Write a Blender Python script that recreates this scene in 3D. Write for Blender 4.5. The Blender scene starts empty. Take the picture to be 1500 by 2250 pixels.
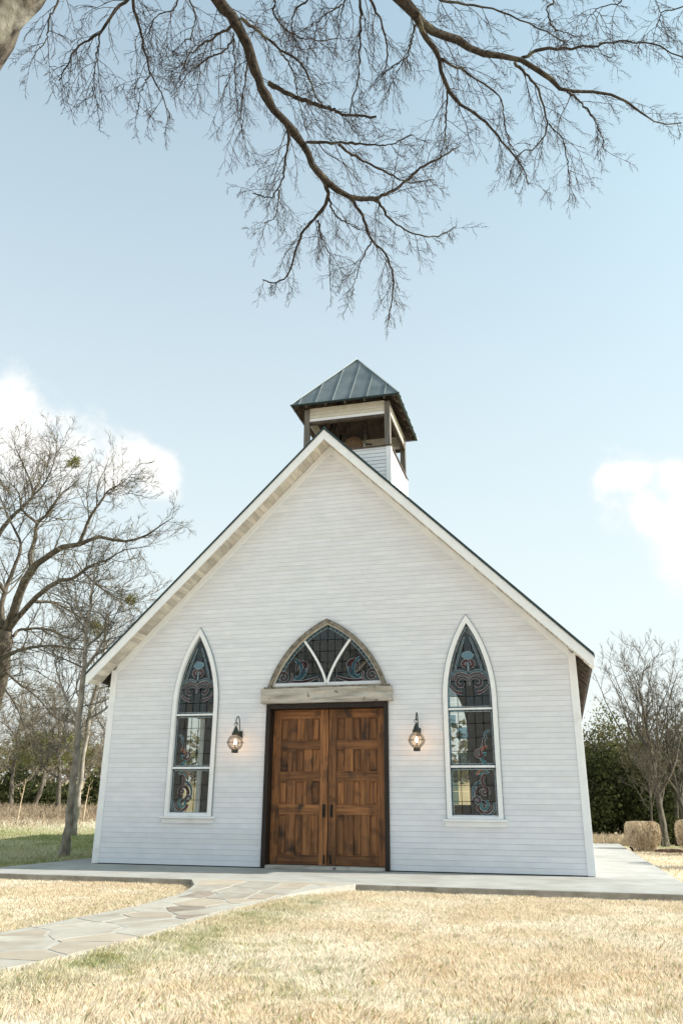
import bpy, bmesh, math, random
import numpy as np
from mathutils import Vector

random.seed(7)
RNG = np.random.default_rng(11)
SC = bpy.context.scene
COL = SC.collection
R = math.radians

# ------------------------------------------------------------------ camera
CAM_POS = np.array([3.5698, -12.6588, 0.8683])
FWD = np.array([-0.23959755, 0.90590473, 0.34918425])
RIGHT = np.array([0.96743712, 0.25300193, 0.00744568])
UP = np.array([0.08159922, -0.33959777, 0.93702451])
FPX = 1748.142
cd = bpy.data.cameras.new('camera')
cam = bpy.data.objects.new('camera', cd)
COL.objects.link(cam)
from mathutils import Matrix
cam.matrix_world = Matrix(((RIGHT[0], UP[0], -FWD[0], CAM_POS[0]), (RIGHT[1], UP[1], -FWD[1], CAM_POS[1]),
                           (RIGHT[2], UP[2], -FWD[2], CAM_POS[2]), (0, 0, 0, 1)))
cd.sensor_fit = 'VERTICAL'
cd.sensor_height = 36
cd.lens = FPX / 2250 * 36
cd.clip_start = 0.05
cd.clip_end = 3000
SC.camera = cam


def sight(x, y, D):
    """A point of the place seen in the direction (x, y) at D metres along the view axis."""
    return CAM_POS + D * (FWD + RIGHT * (x - 750) / FPX - UP * (y - 1125) / FPX)


# ------------------------------------------------------------------ world, sun, exposure
SUN_AZ, SUN_EL = R(8.5), R(31)        # azimuth from +X towards +Y
W = bpy.data.worlds.new('World')
SC.world = W
W.use_nodes = True
nt = W.node_tree
N, L = nt.nodes, nt.links
for n in list(N):
    N.remove(n)
out = N.new('ShaderNodeOutputWorld')
bg = N.new('ShaderNodeBackground')
bg.inputs['Strength'].default_value = 0.115
sky = N.new('ShaderNodeTexSky')
sky.sky_type = 'NISHITA'
sky.sun_disc = False
sky.sun_elevation = SUN_EL
sky.sun_rotation = R(90) - SUN_AZ
sky.altitude = 200
sky.air_density = 1.0
sky.dust_density = 4.2
sky.ozone_density = 1.2
L.new(bg.outputs[0], out.inputs[0])


def wmath(op, a, b=None, clamp=False):
    m = N.new('ShaderNodeMath')
    m.operation = op
    m.use_clamp = clamp
    for i, v in enumerate((a, b)):
        if v is None:
            continue
        if isinstance(v, (int, float)):
            m.inputs[i].default_value = v
        else:
            L.new(v, m.inputs[i])
    return m.outputs[0]


tc = N.new('ShaderNodeTexCoord')
wn = N.new('ShaderNodeTexNoise')
wn.inputs['Scale'].default_value = 11
wn.inputs['Detail'].default_value = 9
wn.inputs['Roughness'].default_value = 0.58
wn.inputs['Distortion'].default_value = 0.25
L.new(tc.outputs['Generated'], wn.inputs['Vector'])
wn2 = N.new('ShaderNodeTexNoise')
wn2.inputs['Scale'].default_value = 1.7
wn2.inputs['Detail'].default_value = 4
L.new(tc.outputs['Generated'], wn2.inputs['Vector'])
dens = None
# cumulus heads: direction, angular radius
for (x, y, rad) in ((-10, 965, .085), (70, 985, .075), (165, 1015, .065), (255, 1040, .052), (330, 1050, .038), (-150, 960, .10), (1500, 1075, .085),
                    (1590, 1090, .13), (1420, 1110, .06), (1400, 1050, .05), (-420, 850, .12), (1900, 900, .16), (2300, 700, .2)):
    d = sight(x, y, 1) - CAM_POS
    d = d / np.linalg.norm(d)
    vm = N.new('ShaderNodeVectorMath')
    vm.operation = 'DISTANCE'
    L.new(tc.outputs['Generated'], vm.inputs[0])
    vm.inputs[1].default_value = tuple(d)
    f = wmath('SUBTRACT', 1.0, wmath('DIVIDE', vm.outputs['Value'], rad))
    dens = f if dens is None else wmath('MAXIMUM', dens, f)
field = wmath('SUBTRACT', wmath('MULTIPLY', wn2.outputs['Fac'], 4.0), 2.75)     # other cumulus over the rest of the sky
vz = N.new('ShaderNodeSeparateXYZ')
L.new(tc.outputs['Generated'], vz.inputs[0])
dens = wmath('ADD', dens, wmath('MULTIPLY', wmath('SUBTRACT', wn.outputs['Fac'], 0.5), 2.7))
mr = N.new('ShaderNodeMapRange')
mr.interpolation_type = 'SMOOTHSTEP'
mr.inputs['From Min'].default_value = -0.05
mr.inputs['From Max'].default_value = 0.75
L.new(dens, mr.inputs['Value'])
veil = N.new('ShaderNodeMixRGB')                      # thin high veil that pales the blue
hz = N.new('ShaderNodeMapRange')                      # low haze pales the sky towards the horizon
hz.inputs['From Min'].default_value, hz.inputs['From Max'].default_value = 0.10, 0.90
hz.inputs['To Min'].default_value, hz.inputs['To Max'].default_value = 0.92, 0.24
L.new(vz.outputs[2], hz.inputs['Value'])
L.new(hz.outputs[0], veil.inputs['Fac'])
veil.inputs['Color2'].default_value = (3.38, 3.52, 3.45, 1)
wb = N.new('ShaderNodeMixRGB')                        # the photograph's white balance
wb.blend_type = 'MULTIPLY'
wb.inputs['Fac'].default_value = 1
wb.inputs['Color2'].default_value = (.73, 1.12, 1.01, 1)
L.new(sky.outputs[0], wb.inputs['Color1'])
L.new(wb.outputs[0], veil.inputs['Color1'])
cm = N.new('ShaderNodeMixRGB')
cl = N.new('ShaderNodeMixRGB')
cl.inputs['Color1'].default_value = (3.45, 3.5, 3.52, 1)
cl.inputs['Color2'].default_value = (4.35, 4.3, 4.15, 1)
L.new(wmath('MULTIPLY', mr.outputs[0], 1.0, True), cl.inputs['Fac'])
L.new(cl.outputs[0], cm.inputs['Color2'])
L.new(wmath('MULTIPLY', mr.outputs[0], 0.9), cm.inputs['Fac'])
L.new(veil.outputs[0], cm.inputs['Color1'])
L.new(cm.outputs[0], bg.inputs['Color'])

sl = bpy.data.lights.new('sun', 'SUN')
sl.energy = 3.55
sl.angle = R(0.53)
sl.color = (1.0, 0.93, 0.83)
so = bpy.data.objects.new('sun', sl)
COL.objects.link(so)
sdir = Vector((math.cos(SUN_EL) * math.cos(SUN_AZ), math.cos(SUN_EL) * math.sin(SUN_AZ), math.sin(SUN_EL)))
so.rotation_euler = (-sdir).to_track_quat('-Z', 'Y').to_euler()
so.location = (30, 5, 30)

SC.view_settings.view_transform = 'Standard'
SC.view_settings.look = 'None'
SC.view_settings.gamma = 1
SC.view_settings.exposure = 1.31
SC.view_settings.use_curve_mapping = False
SC.render.engine = 'CYCLES'

# ------------------------------------------------------------------ materials
MATS = {}


def mat(name, c1, c2=None, scale=8, stretch=(1, 1, 1), rough=.7, bump=0, vary=0, detail=5, metal=0, spec=.3, contrast=(.35, .65),
        c3=None, c3scale=1.5, c3range=(.55, .7), bdist=.01):
    """A procedural surface: two colours mixed by stretched noise, a third in broad patches, per-piece variation, fine relief."""
    m = bpy.data.materials.new(name)
    m.use_nodes = True
    t = m.node_tree
    n, l = t.nodes, t.links
    b = n['Principled BSDF']
    b.inputs['Roughness'].default_value = rough
    b.inputs['Metallic'].default_value = metal
    b.inputs['Specular IOR Level'].default_value = spec
    geo = n.new('ShaderNodeNewGeometry')
    oi = n.new('ShaderNodeObjectInfo')
    mp = n.new('ShaderNodeMapping')
    mp.inputs['Scale'].default_value = stretch
    add = n.new('ShaderNodeVectorMath')
    add.operation = 'ADD'
    l.new(geo.outputs['Position'], add.inputs[0])
    mul = n.new('ShaderNodeMath')
    mul.operation = 'MULTIPLY'
    mul.inputs[1].default_value = 37.0 if vary else 0
    l.new(oi.outputs['Random'], mul.inputs[0])
    l.new(mul.outputs[0], add.inputs[1])
    l.new(add.outputs[0], mp.inputs['Vector'])
    nz = n.new('ShaderNodeTexNoise')
    nz.inputs['Scale'].default_value = scale
    nz.inputs['Detail'].default_value = detail
    nz.inputs['Roughness'].default_value = .6
    l.new(mp.outputs[0], nz.inputs['Vector'])
    rmp = n.new('ShaderNodeValToRGB')
    rmp.color_ramp.elements[0].position = contrast[0]
    rmp.color_ramp.elements[1].position = contrast[1]
    rmp.color_ramp.elements[0].color = (*c1, 1)
    rmp.color_ramp.elements[1].color = (*(c2 or c1), 1)
    l.new(nz.outputs['Fac'], rmp.inputs['Fac'])
    col = rmp.outputs[0]
    if c3:
        n3 = n.new('ShaderNodeTexNoise')
        n3.inputs['Scale'].default_value = c3scale
        n3.inputs['Detail'].default_value = 6
        l.new(add.outputs[0], n3.inputs['Vector'])
        r3 = n.new('ShaderNodeMapRange')
        r3.inputs['From Min'].default_value, r3.inputs['From Max'].default_value = c3range
        l.new(n3.outputs['Fac'], r3.inputs['Value'])
        mx = n.new('ShaderNodeMixRGB')
        mx.inputs['Color2'].default_value = (*c3, 1)
        l.new(r3.outputs[0], mx.inputs['Fac'])
        l.new(col, mx.inputs['Color1'])
        col = mx.outputs[0]
    if vary:
        hs = n.new('ShaderNodeHueSaturation')
        vr = n.new('ShaderNodeMapRange')
        vr.inputs['To Min'].default_value, vr.inputs['To Max'].default_value = 1 - vary, 1 + vary
        l.new(oi.outputs['Random'], vr.inputs['Value'])
        l.new(vr.outputs[0], hs.inputs['Value'])
        l.new(col, hs.inputs['Color'])
        col = hs.outputs[0]
    l.new(col, b.inputs['Base Color'])
    if bump:
        bp = n.new('ShaderNodeBump')
        bp.inputs['Strength'].default_value = bump
        bp.inputs['Distance'].default_value = bdist
        l.new(nz.outputs['Fac'], bp.inputs['Height'])
        l.new(bp.outputs[0], b.inputs['Normal'])
    MATS[name] = m
    return m


def glass(name, tint, refl=1.0, body=0.0, bodycol=(.1, .1, .1)):
    """Thin window glass: tinted see-through, mirror by angle, and some milky body."""
    m = bpy.data.materials.new(name)
    m.use_nodes = True
    t = m.node_tree
    n, l = t.nodes, t.links
    n.remove(n['Principled BSDF'])
    tr = n.new('ShaderNodeBsdfTransparent')
    tr.inputs['Color'].default_value = (*tint, 1)
    gl = n.new('ShaderNodeBsdfGlossy')
    gl.inputs['Roughness'].default_value = 0.05
    nz = n.new('ShaderNodeTexNoise')
    nz.inputs['Scale'].default_value = 14
    geo = n.new('ShaderNodeNewGeometry')
    l.new(geo.outputs['Position'], nz.inputs['Vector'])
    bp = n.new('ShaderNodeBump')
    bp.inputs['Strength'].default_value = .25
    bp.inputs['Distance'].default_value = .01
    l.new(nz.outputs['Fac'], bp.inputs['Height'])
    l.new(bp.outputs[0], gl.inputs['Normal'])
    df = n.new('ShaderNodeBsdfDiffuse')
    df.inputs['Color'].default_value = (*bodycol, 1)
    mx0 = n.new('ShaderNodeMixShader')
    mx0.inputs[0].default_value = body
    l.new(tr.outputs[0], mx0.inputs[1])
    l.new(df.outputs[0], mx0.inputs[2])
    fr = n.new('ShaderNodeFresnel')
    fr.inputs['IOR'].default_value = 1.5
    ml = n.new('ShaderNodeMath')
    ml.operation = 'MULTIPLY'
    ml.inputs[1].default_value = refl
    l.new(fr.outputs[0], ml.inputs[0])
    mx = n.new('ShaderNodeMixShader')
    l.new(ml.outputs[0], mx.inputs[0])
    l.new(mx0.outputs[0], mx.inputs[1])
    l.new(gl.outputs[0], mx.inputs[2])
    l.new(mx.outputs[0], n['Material Output'].inputs[0])
    MATS[name] = m
    return m


def attr_mat(name, rough=.8, trans=.3):
    """Leaf or grass surface whose colour is stored on the blades, with light passing through."""
    m = bpy.data.materials.new(name)
    m.use_nodes = True
    t = m.node_tree
    n, l = t.nodes, t.links
    n.remove(n['Principled BSDF'])
    a = n.new('ShaderNodeAttribute')
    a.attribute_name = 'tint'
    d = n.new('ShaderNodeBsdfDiffuse')
    tl = n.new('ShaderNodeBsdfTranslucent')
    mx = n.new('ShaderNodeMixShader')
    mx.inputs[0].default_value = trans
    l.new(a.outputs['Color'], d.inputs['Color'])
    l.new(a.outputs['Color'], tl.inputs['Color'])
    l.new(d.outputs[0], mx.inputs[1])
    l.new(tl.outputs[0], mx.inputs[2])
    l.new(mx.outputs[0], n['Material Output'].inputs[0])
    MATS[name] = m
    return m


mat('white_paint', (.675, .685, .74), (.74, .748, .795), 3, rough=.55, vary=.028, c3=(.65, .65, .66), c3scale=.9, c3range=(.55, .85))
mat('white_trim', (.765, .77, .80), (.81, .815, .835), 6, rough=.5, c3=(.63, .62, .60), c3scale=2.5, c3range=(.6, .9))
mat('inner_plaster', (.27, .225, .18), (.34, .29, .24), 2, rough=.9)
mat('soffit_board', (.50, .45, .39), (.70, .65, .58), 9, (1, .25, 1), rough=.8, vary=.2, bump=.15)
mat('cream_board', (.54, .50, .43), (.62, .58, .51), 9, (1, .25, 1), rough=.7, vary=.08)
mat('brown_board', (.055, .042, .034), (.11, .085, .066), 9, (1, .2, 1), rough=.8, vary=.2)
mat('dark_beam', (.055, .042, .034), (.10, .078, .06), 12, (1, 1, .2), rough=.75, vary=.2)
mat('post_wood', (.09, .085, .08), (.19, .17, .15), 20, (1, 1, .12), rough=.8, bump=.3)
mat('roof_metal', (.12, .142, .148), (.185, .21, .215), 2.2, rough=.42, metal=.35, spec=.5, vary=.08, bump=.06, detail=2)
mat('roof_edge', (.025, .045, .047), (.04, .06, .062), 4, rough=.4, metal=.3)
mat('door_wood', (.07, .027, .011), (.30, .128, .046), 22, (1, 1, .07), rough=.52, vary=.34, bump=.4, contrast=(.3, .68), c3=(.03, .017, .011),
    c3scale=4, c3range=(.52, .72))
mat('door_rail_wood', (.065, .026, .011), (.28, .118, .042), 22, (.07, 1, 1), rough=.52, vary=.30, bump=.4, contrast=(.3, .68), c3=(.03, .017, .011),
    c3scale=4, c3range=(.52, .72))
mat('door_frame_wood', (.012, .008, .007), (.026, .018, .014), 20, (1, 1, .1), rough=.5)
mat('hewn_wood', (.25, .225, .195), (.50, .465, .42), 16, (.12, 1, 1), rough=.9, bump=.6, contrast=(.3, .6), c3=(.11, .09, .07), c3scale=9, c3range=(.62, .72))
mat('grey_wood', (.10, .085, .068), (.28, .25, .21), 14, (1, 1, 1), rough=.85, bump=.4)
mat('iron', (.018, .018, .017), (.035, .034, .032), 30, rough=.5, metal=.6)
mat('verdigris_iron', (.030, .037, .034), (.06, .068, .062), 30, rough=.55, metal=.4)
mat('lead', (.22, .26, .28), (.34, .38, .40), 20, rough=.5, metal=.3)
mat('concrete', (.285, .278, .265), (.36, .352, .337), 2.5, rough=.9, bump=.12, c3=(.25, .24, .22), c3scale=.8, c3range=(.5, .75))
mat('concrete_side', (.20, .18, .15), (.36, .33, .29), 4, rough=.95, bump=.3)
mat('flagstone', (.31, .285, .25), (.38, .355, .315), 3.5, rough=.85, bump=.3, vary=.10, c3=(.28, .24, .20), c3scale=2.2, c3range=(.5, .7))
mat('tan_flagstone', (.31, .262, .21), (.375, .322, .265), 3.5, rough=.85, bump=.3, vary=.1)
mat('brown_flagstone', (.18, .145, .12), (.27, .225, .195), 3.5, rough=.85, bump=.4, vary=.1)
mat('mortar', (.32, .305, .275), (.39, .37, .335), 9, rough=.95, bump=.2)
mat('bronze', (.60, .40, .27), (.72, .52, .37), 5, rough=.3, metal=.85)
mat('steel', (.5, .5, .48), (.6, .6, .58), 5, rough=.3, metal=.9)
mat('bark', (.018, .015, .012), (.13, .112, .092), 14, (1, 1, .35), rough=.95, bump=.9, c3=(.30, .29, .25), c3scale=3, c3range=(.54, .72), bdist=.03)
mat('limb_bark', (.012, .0095, .008), (.05, .039, .03), 22, rough=.95, bump=.8, c3=(.11, .10, .07), c3scale=5, c3range=(.56, .72), bdist=.02)
mat('twig_bark', (.022, .016, .014), (.055, .038, .032), 9, rough=.9)
mat('grey_bark', (.20, .175, .15), (.42, .38, .335), 9, (1, 1, .4), rough=.95, bump=.6)
mat('far_twig', (.12, .10, .078), (.215, .185, .145), 3, rough=.95)
mat('green_twig', (.08, .068, .05), (.16, .136, .095), 3, rough=.95)
mat('brush_twig', (.38, .295, .20), (.56, .45, .32), 2, rough=.95)
mat('mid_bark', (.05, .042, .034), (.15, .127, .102), 9, (1, 1, .4), rough=.95, bump=.6)
mat('pale_bark', (.19, .165, .14), (.42, .375, .33), 9, (1, 1, .4), rough=.95, bump=.6)
mat('dusk_twig', (.07, .058, .046), (.145, .122, .098), 3, rough=.95)
mat('field_brush', (.20, .15, .105), (.34, .265, .19), 2, rough=.95)
mat('floor_wood', (.12, .08, .05), (.2, .13, .08), 6, (1, .1, 1), rough=.6)
mat('plastic_white', (.7, .7, .69), (.76, .76, .75), 4, rough=.4)
mat('log_bark', (.07, .045, .033), (.15, .10, .075), 10, rough=.95, bump=.7)
attr_mat('grass_blade', trans=.42)
attr_mat('leaf', trans=.28)
glass('clear_pane', (.80, .82, .79), 1.0, .06, (.30, .31, .30))
glass('smoky_pane', (.26, .31, .34), 1.0, .24, (.085, .12, .14))
glass('blue_pane', (.10, .26, .34), 1.0, .55, (.03, .095, .13))
glass('sky_pane', (.45, .68, .80), 1.0, .5, (.17, .29, .36))
glass('red_pane', (.30, .04, .05), 1.0, .45, (.085, .02, .024))
glass('wine_pane', (.18, .03, .05), 1.0, .5, (.045, .013, .017))
glass('teal_pane', (.08, .42, .45), 1.0, .5, (.03, .17, .19))
glass('orange_pane', (.7, .2, .05), 1.0, .5, (.33, .10, .03))
glass('globe_glass', (.97, .93, .88), .8, .03, (.9, .7, .55))
em = bpy.data.materials.new('lamp_glow')
em.use_nodes = True
eb = em.node_tree.nodes['Principled BSDF']
eb.inputs['Base Color'].default_value = (1, .8, .5, 1)
eb.inputs['Emission Color'].default_value = (1, .62, .30, 1)
eb.inputs['Emission Strength'].default_value = 9
MATS['lamp_glow'] = em


# ------------------------------------------------------------------ helpers
def tag(o, label=None, cat=None, group=None, kind=None):
    for k, v in (('label', label), ('category', cat), ('group', group), ('kind', kind)):
        if v:
            o[k] = v
    return o


def empty(name, loc=(0, 0, 0), parent=None):
    o = bpy.data.objects.new(name, None)
    o.empty_display_size = .2
    o.location = loc
    COL.objects.link(o)
    if parent:
        adopt(o, parent)
    return o


def world_loc(o):
    v = Vector(o.location)
    while o.parent:
        o = o.parent
        v = v + Vector(o.location)
    return v


def adopt(o, parent):
    """Parent by plain offset: none of the Empties used here is rotated or scaled."""
    o.location = Vector(o.location) - world_loc(parent)
    o.parent = parent


def link(name, me, m=None, parent=None, loc=(0, 0, 0)):
    o = bpy.data.objects.new(name, me)
    o.location = loc
    COL.objects.link(o)
    if m and not me.materials:
        me.materials.append(MATS[m])
    if parent:
        adopt(o, parent)
    return o


def mesh(name, v, f, m=None, parent=None, smooth=False):
    v = np.asarray(v, float)
    c = (v.min(0) + v.max(0)) / 2
    c[2] = v[:, 2].min()
    me = bpy.data.meshes.new(name)
    me.from_pydata([tuple(p) for p in v - c], [], [tuple(q) for q in f])
    if smooth:
        me.polygons.foreach_set('use_smooth', [True] * len(me.polygons))
    me.update()
    return link(name, me, m, parent, tuple(c))


class MB:
    """Collects simple solids and links them as one mesh."""
    def __init__(s):
        s.v, s.f = [], []

    def add(s, v, f):
        k = len(s.v)
        s.v += [tuple(map(float, p)) for p in v]
        s.f += [tuple(i + k for i in q) for q in f]
        return s

    def box(s, a, b):
        (x0, y0, z0), (x1, y1, z1) = a, b
        return s.add([(x0, y0, z0), (x1, y0, z0), (x1, y1, z0), (x0, y1, z0), (x0, y0, z1), (x1, y0, z1), (x1, y1, z1), (x0, y1, z1)], BOXF)

    def prism(s, poly, off):
        """Polygon in space pushed along off."""
        p = [np.array(q, float) for q in poly]
        n = len(p)
        o = np.array(off, float)
        f = [tuple(range(n))[::-1], tuple(range(n, 2 * n))] + [(i, (i + 1) % n, n + (i + 1) % n, n + i) for i in range(n)]
        return s.add(p + [q + o for q in p], f)

    def bar(s, a, b, w, h, up=(0, 0, 1)):
        a, b = np.array(a, float), np.array(b, float)
        d = b - a
        d /= np.linalg.norm(d)
        sd = np.cross(d, up)
        sd /= np.linalg.norm(sd)
        u = np.cross(sd, d)
        q = [a + sd * sx * w / 2 + u * sz * h / 2 for sx, sz in ((-1, -1), (1, -1), (1, 1), (-1, 1))]
        return s.prism(q, b - a)

    def tube(s, pts, r, k=8, cap=True):
        pts = np.array(pts, float)
        n = len(pts)
        r = np.broadcast_to(np.array(r, float), (n,))
        tg = np.gradient(pts, axis=0)
        tg /= np.linalg.norm(tg, axis=1)[:, None]
        ref = np.array([0, 0, 1.]) if abs(tg[0][2]) < .9 else np.array([1., 0, 0])
        base = len(s.v)
        for i in range(n):
            a = np.cross(tg[i], ref)
            a /= np.linalg.norm(a)
            ref = np.cross(a, tg[i])
            for j in range(k):
                t = 2 * math.pi * j / k
                s.v.append(tuple(pts[i] + r[i] * (math.cos(t) * a + math.sin(t) * ref)))
        for i in range(n - 1):
            for j in range(k):
                s.f.append((base + i * k + j, base + i * k + (j + 1) % k, base + (i + 1) * k + (j + 1) % k, base + (i + 1) * k + j))
        if cap:
            s.f.append(tuple(base + j for j in range(k))[::-1])
            s.f.append(tuple(base + (n - 1) * k + j for j in range(k)))
        return s

    def lathe(s, prof, c=(0, 0, 0), k=20):
        base = len(s.v)
        for r, z in prof:
            for j in range(k):
                t = 2 * math.pi * j / k
                s.v.append((c[0] + r * math.cos(t), c[1] + r * math.sin(t), c[2] + z))
        for i in range(len(prof) - 1):
            for j in range(k):
                s.f.append((base + i * k + j, base + i * k + (j + 1) % k, base + (i + 1) * k + (j + 1) % k, base + (i + 1) * k + j))
        s.f.append(tuple(base + j for j in range(k))[::-1])
        s.f.append(tuple(base + (len(prof) - 1) * k + j for j in range(k)))
        return s

    def build(s, name, m, parent=None, smooth=False):
        return mesh(name, s.v, s.f, m, parent, smooth)


BOXF = [(3, 2, 1, 0), (4, 5, 6, 7), (0, 1, 5, 4), (1, 2, 6, 5), (2, 3, 7, 6), (3, 0, 4, 7)]


def bevel(o, w=.006, seg=2):
    md = o.modifiers.new('bevel', 'BEVEL')
    md.width = w
    md.segments = seg
    md.limit_method = 'ANGLE'
    return o


def fast_mesh(name, v, faces, m, parent=None, tint=None, origin=(0, 0, 0), smooth=False):
    """Large mesh from numpy arrays; faces is (n, 3) or (n, 4)."""
    me = bpy.data.meshes.new(name)
    v = np.asarray(v, np.float32) - np.asarray(origin, np.float32)
    faces = np.asarray(faces, np.int32)
    me.vertices.add(len(v))
    me.vertices.foreach_set('co', v.ravel())
    k = faces.shape[1]
    me.loops.add(faces.size)
    me.loops.foreach_set('vertex_index', faces.ravel())
    me.polygons.add(len(faces))
    me.polygons.foreach_set('loop_start', np.arange(0, faces.size, k, dtype=np.int32))
    if smooth:
        me.polygons.foreach_set('use_smooth', np.ones(len(faces), bool))
    if tint is not None:
        a = me.attributes.new('tint', 'FLOAT_COLOR', 'POINT')
        c = np.ones((len(v), 4), np.float32)
        c[:, :3] = tint
        a.data.foreach_set('color', c.ravel())
    me.update(calc_edges=True)
    return link(name, me, m, parent, tuple(map(float, origin)))


def vnoise(x, y, scale, seed=0):
    """Smooth value noise 0..1 for scattering and colouring."""
    x, y = np.asarray(x) * scale, np.asarray(y) * scale
    xi, yi = np.floor(x).astype(np.int64), np.floor(y).astype(np.int64)
    fx, fy = x - xi, y - yi
    fx, fy = fx * fx * (3 - 2 * fx), fy * fy * (3 - 2 * fy)

    def h(a, b):
        q = (a * 374761393 + b * 668265263 + seed * 144665) & 0x7fffffff
        q = ((q ^ (q >> 13)) * 1274126177) & 0x7fffffff
        return ((q ^ (q >> 16)) & 0xffff) / 65535.
    return (h(xi, yi) * (1 - fx) + h(xi + 1, yi) * fx) * (1 - fy) + (h(xi, yi + 1) * (1 - fx) + h(xi + 1, yi + 1) * fx) * fy


def sstep(a, b, x):
    t = np.clip((np.asarray(x, float) - a) / (b - a), 0, 1)
    return t * t * (3 - 2 * t)


def clip_poly(poly, px, py, nx, ny):
    """Keep the side of the line through (px,py) where (p-(px,py)).(nx,ny) >= 0."""
    o = []
    for i in range(len(poly)):
        a, b = poly[i], poly[(i + 1) % len(poly)]
        da, db = (a[0] - px) * nx + (a[1] - py) * ny, (b[0] - px) * nx + (b[1] - py) * ny
        if da >= 0:
            o.append(a)
        if da * db < 0:
            t = da / (da - db)
            o.append((a[0] + t * (b[0] - a[0]), a[1] + t * (b[1] - a[1])))
    return o


def clip_convex(poly, hull):
    """Clip to a convex counter-clockwise hull."""
    for i in range(len(hull)):
        a, b = hull[i], hull[(i + 1) % len(hull)]
        poly = clip_poly(poly, a[0], a[1], -(b[1] - a[1]), b[0] - a[0])
        if len(poly) < 3:
            return []
    return poly


def area(p):
    return abs(sum(p[i][0] * p[(i + 1) % len(p)][1] - p[(i + 1) % len(p)][0] * p[i][1] for i in range(len(p)))) / 2


# ------------------------------------------------------------------ the ground
GZ = -0.088


def terrain(x, y):
    x, y = np.asarray(x, float), np.asarray(y, float)
    left = sstep(1, -7, x)
    rise = .62 * sstep(5, 20, y) + 3.6 * sstep(44, 95, y) + 6 * sstep(90, 400, y)
    fall = -.62 * sstep(10, 34, y) - .5 * sstep(40, 90, y)
    wob = .05 * (vnoise(x, y, .12, 3) - .5) * sstep(8, 25, np.hypot(x, y + 2)) * 4
    return GZ + left * rise + (1 - left) * fall + wob


def tz(x, y):
    return float(terrain(x, y))


gx = np.unique(np.concatenate([np.linspace(-1500, -60, 24), np.linspace(-60, -12, 33), np.linspace(-12, 12, 49), np.linspace(12, 60, 33), np.linspace(60, 1500, 24)]))
gy = np.unique(np.concatenate([np.linspace(-1500, -30, 20), np.linspace(-30, 14, 60), np.linspace(14, 100, 60), np.linspace(100, 1500, 30)]))
GX, GY = np.meshgrid(gx, gy)
gv = np.stack([GX, GY, terrain(GX, GY)], -1).reshape(-1, 3)
nx_, ny_ = len(gx), len(gy)
ii = (np.arange(ny_ - 1)[:, None] * nx_ + np.arange(nx_ - 1)[None, :]).ravel()
gf = np.stack([ii, ii + 1, ii + nx_ + 1, ii + nx_], 1)


def lawn_colour(x, y):
    """Straw-coloured dormant turf with green showing through beside the path, behind the chapel's left side and in patches."""
    n1, n2, n3 = vnoise(x, y, .55, 1), vnoise(x, y, 1.9, 2), vnoise(x, y, 6.5, 5)
    straw = np.array([.675, .575, .45])
    pale = np.array([.745, .67, .565])
    green = np.array([.27, .285, .12])
    rust = np.array([.61, .475, .32])
    c = straw + (pale - straw) * sstep(.3, .75, n2)[..., None]
    c = c + (rust - c) * (.5 * sstep(.62, .88, n3 * .6 + n1 * .4))[..., None]
    near_path = np.exp(-((x - path_x(y) - .95) / .35) ** 2) * sstep(-2.6, -3.6, y) + .35 * np.exp(-((x - path_x(y) + .75) / .2) ** 2)
    back = sstep(-4.2, -5.2, x) * sstep(-1.5, 0, y) * (1 - .85 * sstep(9, 15, y)) * (.7 + .35 * sstep(.25, .7, n1 * .6 + n2 * .4))
    rb = sstep(4.6, 5.6, x) * sstep(10.5, 13.5, y) * .75
    g = np.clip(.42 * near_path * (.4 + n3) + back * (.7 + .4 * n2) + rb + .36 * sstep(.55, .85, n2 * .45 + n3 * .35 + n1 * .2), 0, 1)
    return c + (green - c) * g[..., None]


PATH_Y = np.array([-14, -10.4, -8.3, -7.1, -6.2, -5.3, -4.6, -3.2, -2.2])
PATH_XC = np.array([-4.4, -1.75, -.52, -.27, -.2, -.19, -.17, -.17, -.05])


def path_x(y):
    return np.interp(y, PATH_Y, PATH_XC)


gtint = lawn_colour(gv[:, 0], gv[:, 1])
far = sstep(24, 60, np.hypot(gv[:, 0], gv[:, 1]))[:, None]
gtint = gtint * (1 - far) + far * (np.array([.36, .285, .18]) * (.75 + .5 * vnoise(gv[:, 0], gv[:, 1], .08, 8))[:, None])
attr_mat('soil_turf', trans=0)
ground = fast_mesh('ground', gv, gf, 'soil_turf', tint=gtint, smooth=True)
tag(ground, 'dry straw-coloured lawn and field running to the trees', 'ground', kind='structure')

# the concrete pavement round the chapel
PX0, PX1, PY0, PY1 = -4.72, 4.99, -2.23, 12.6
s = MB()
s.box((PX0, PY0, -.6), (PX1, PY1, 0))
slab = s.build('pavement', 'concrete')
slab.data.materials.append(MATS['concrete_side'])
for p in slab.data.polygons:
    if p.normal.z < .5:
        p.material_index = 1
bevel(slab, .012, 2)
tag(slab, 'pale concrete pavement slab round the foot of the white chapel', 'pavement', kind='structure')

# the flagstone path
def path_z(y):
    return float(np.interp(y, [-3.4, -2.25], [-.068, .003]))


def half_w(y):
    return float(np.interp(y, [-14, -8, -6.5, -4.5, -3.2, -2.7, -2.2], [.72, .62, .58, .50, .62, .78, 1.12]))


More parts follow.
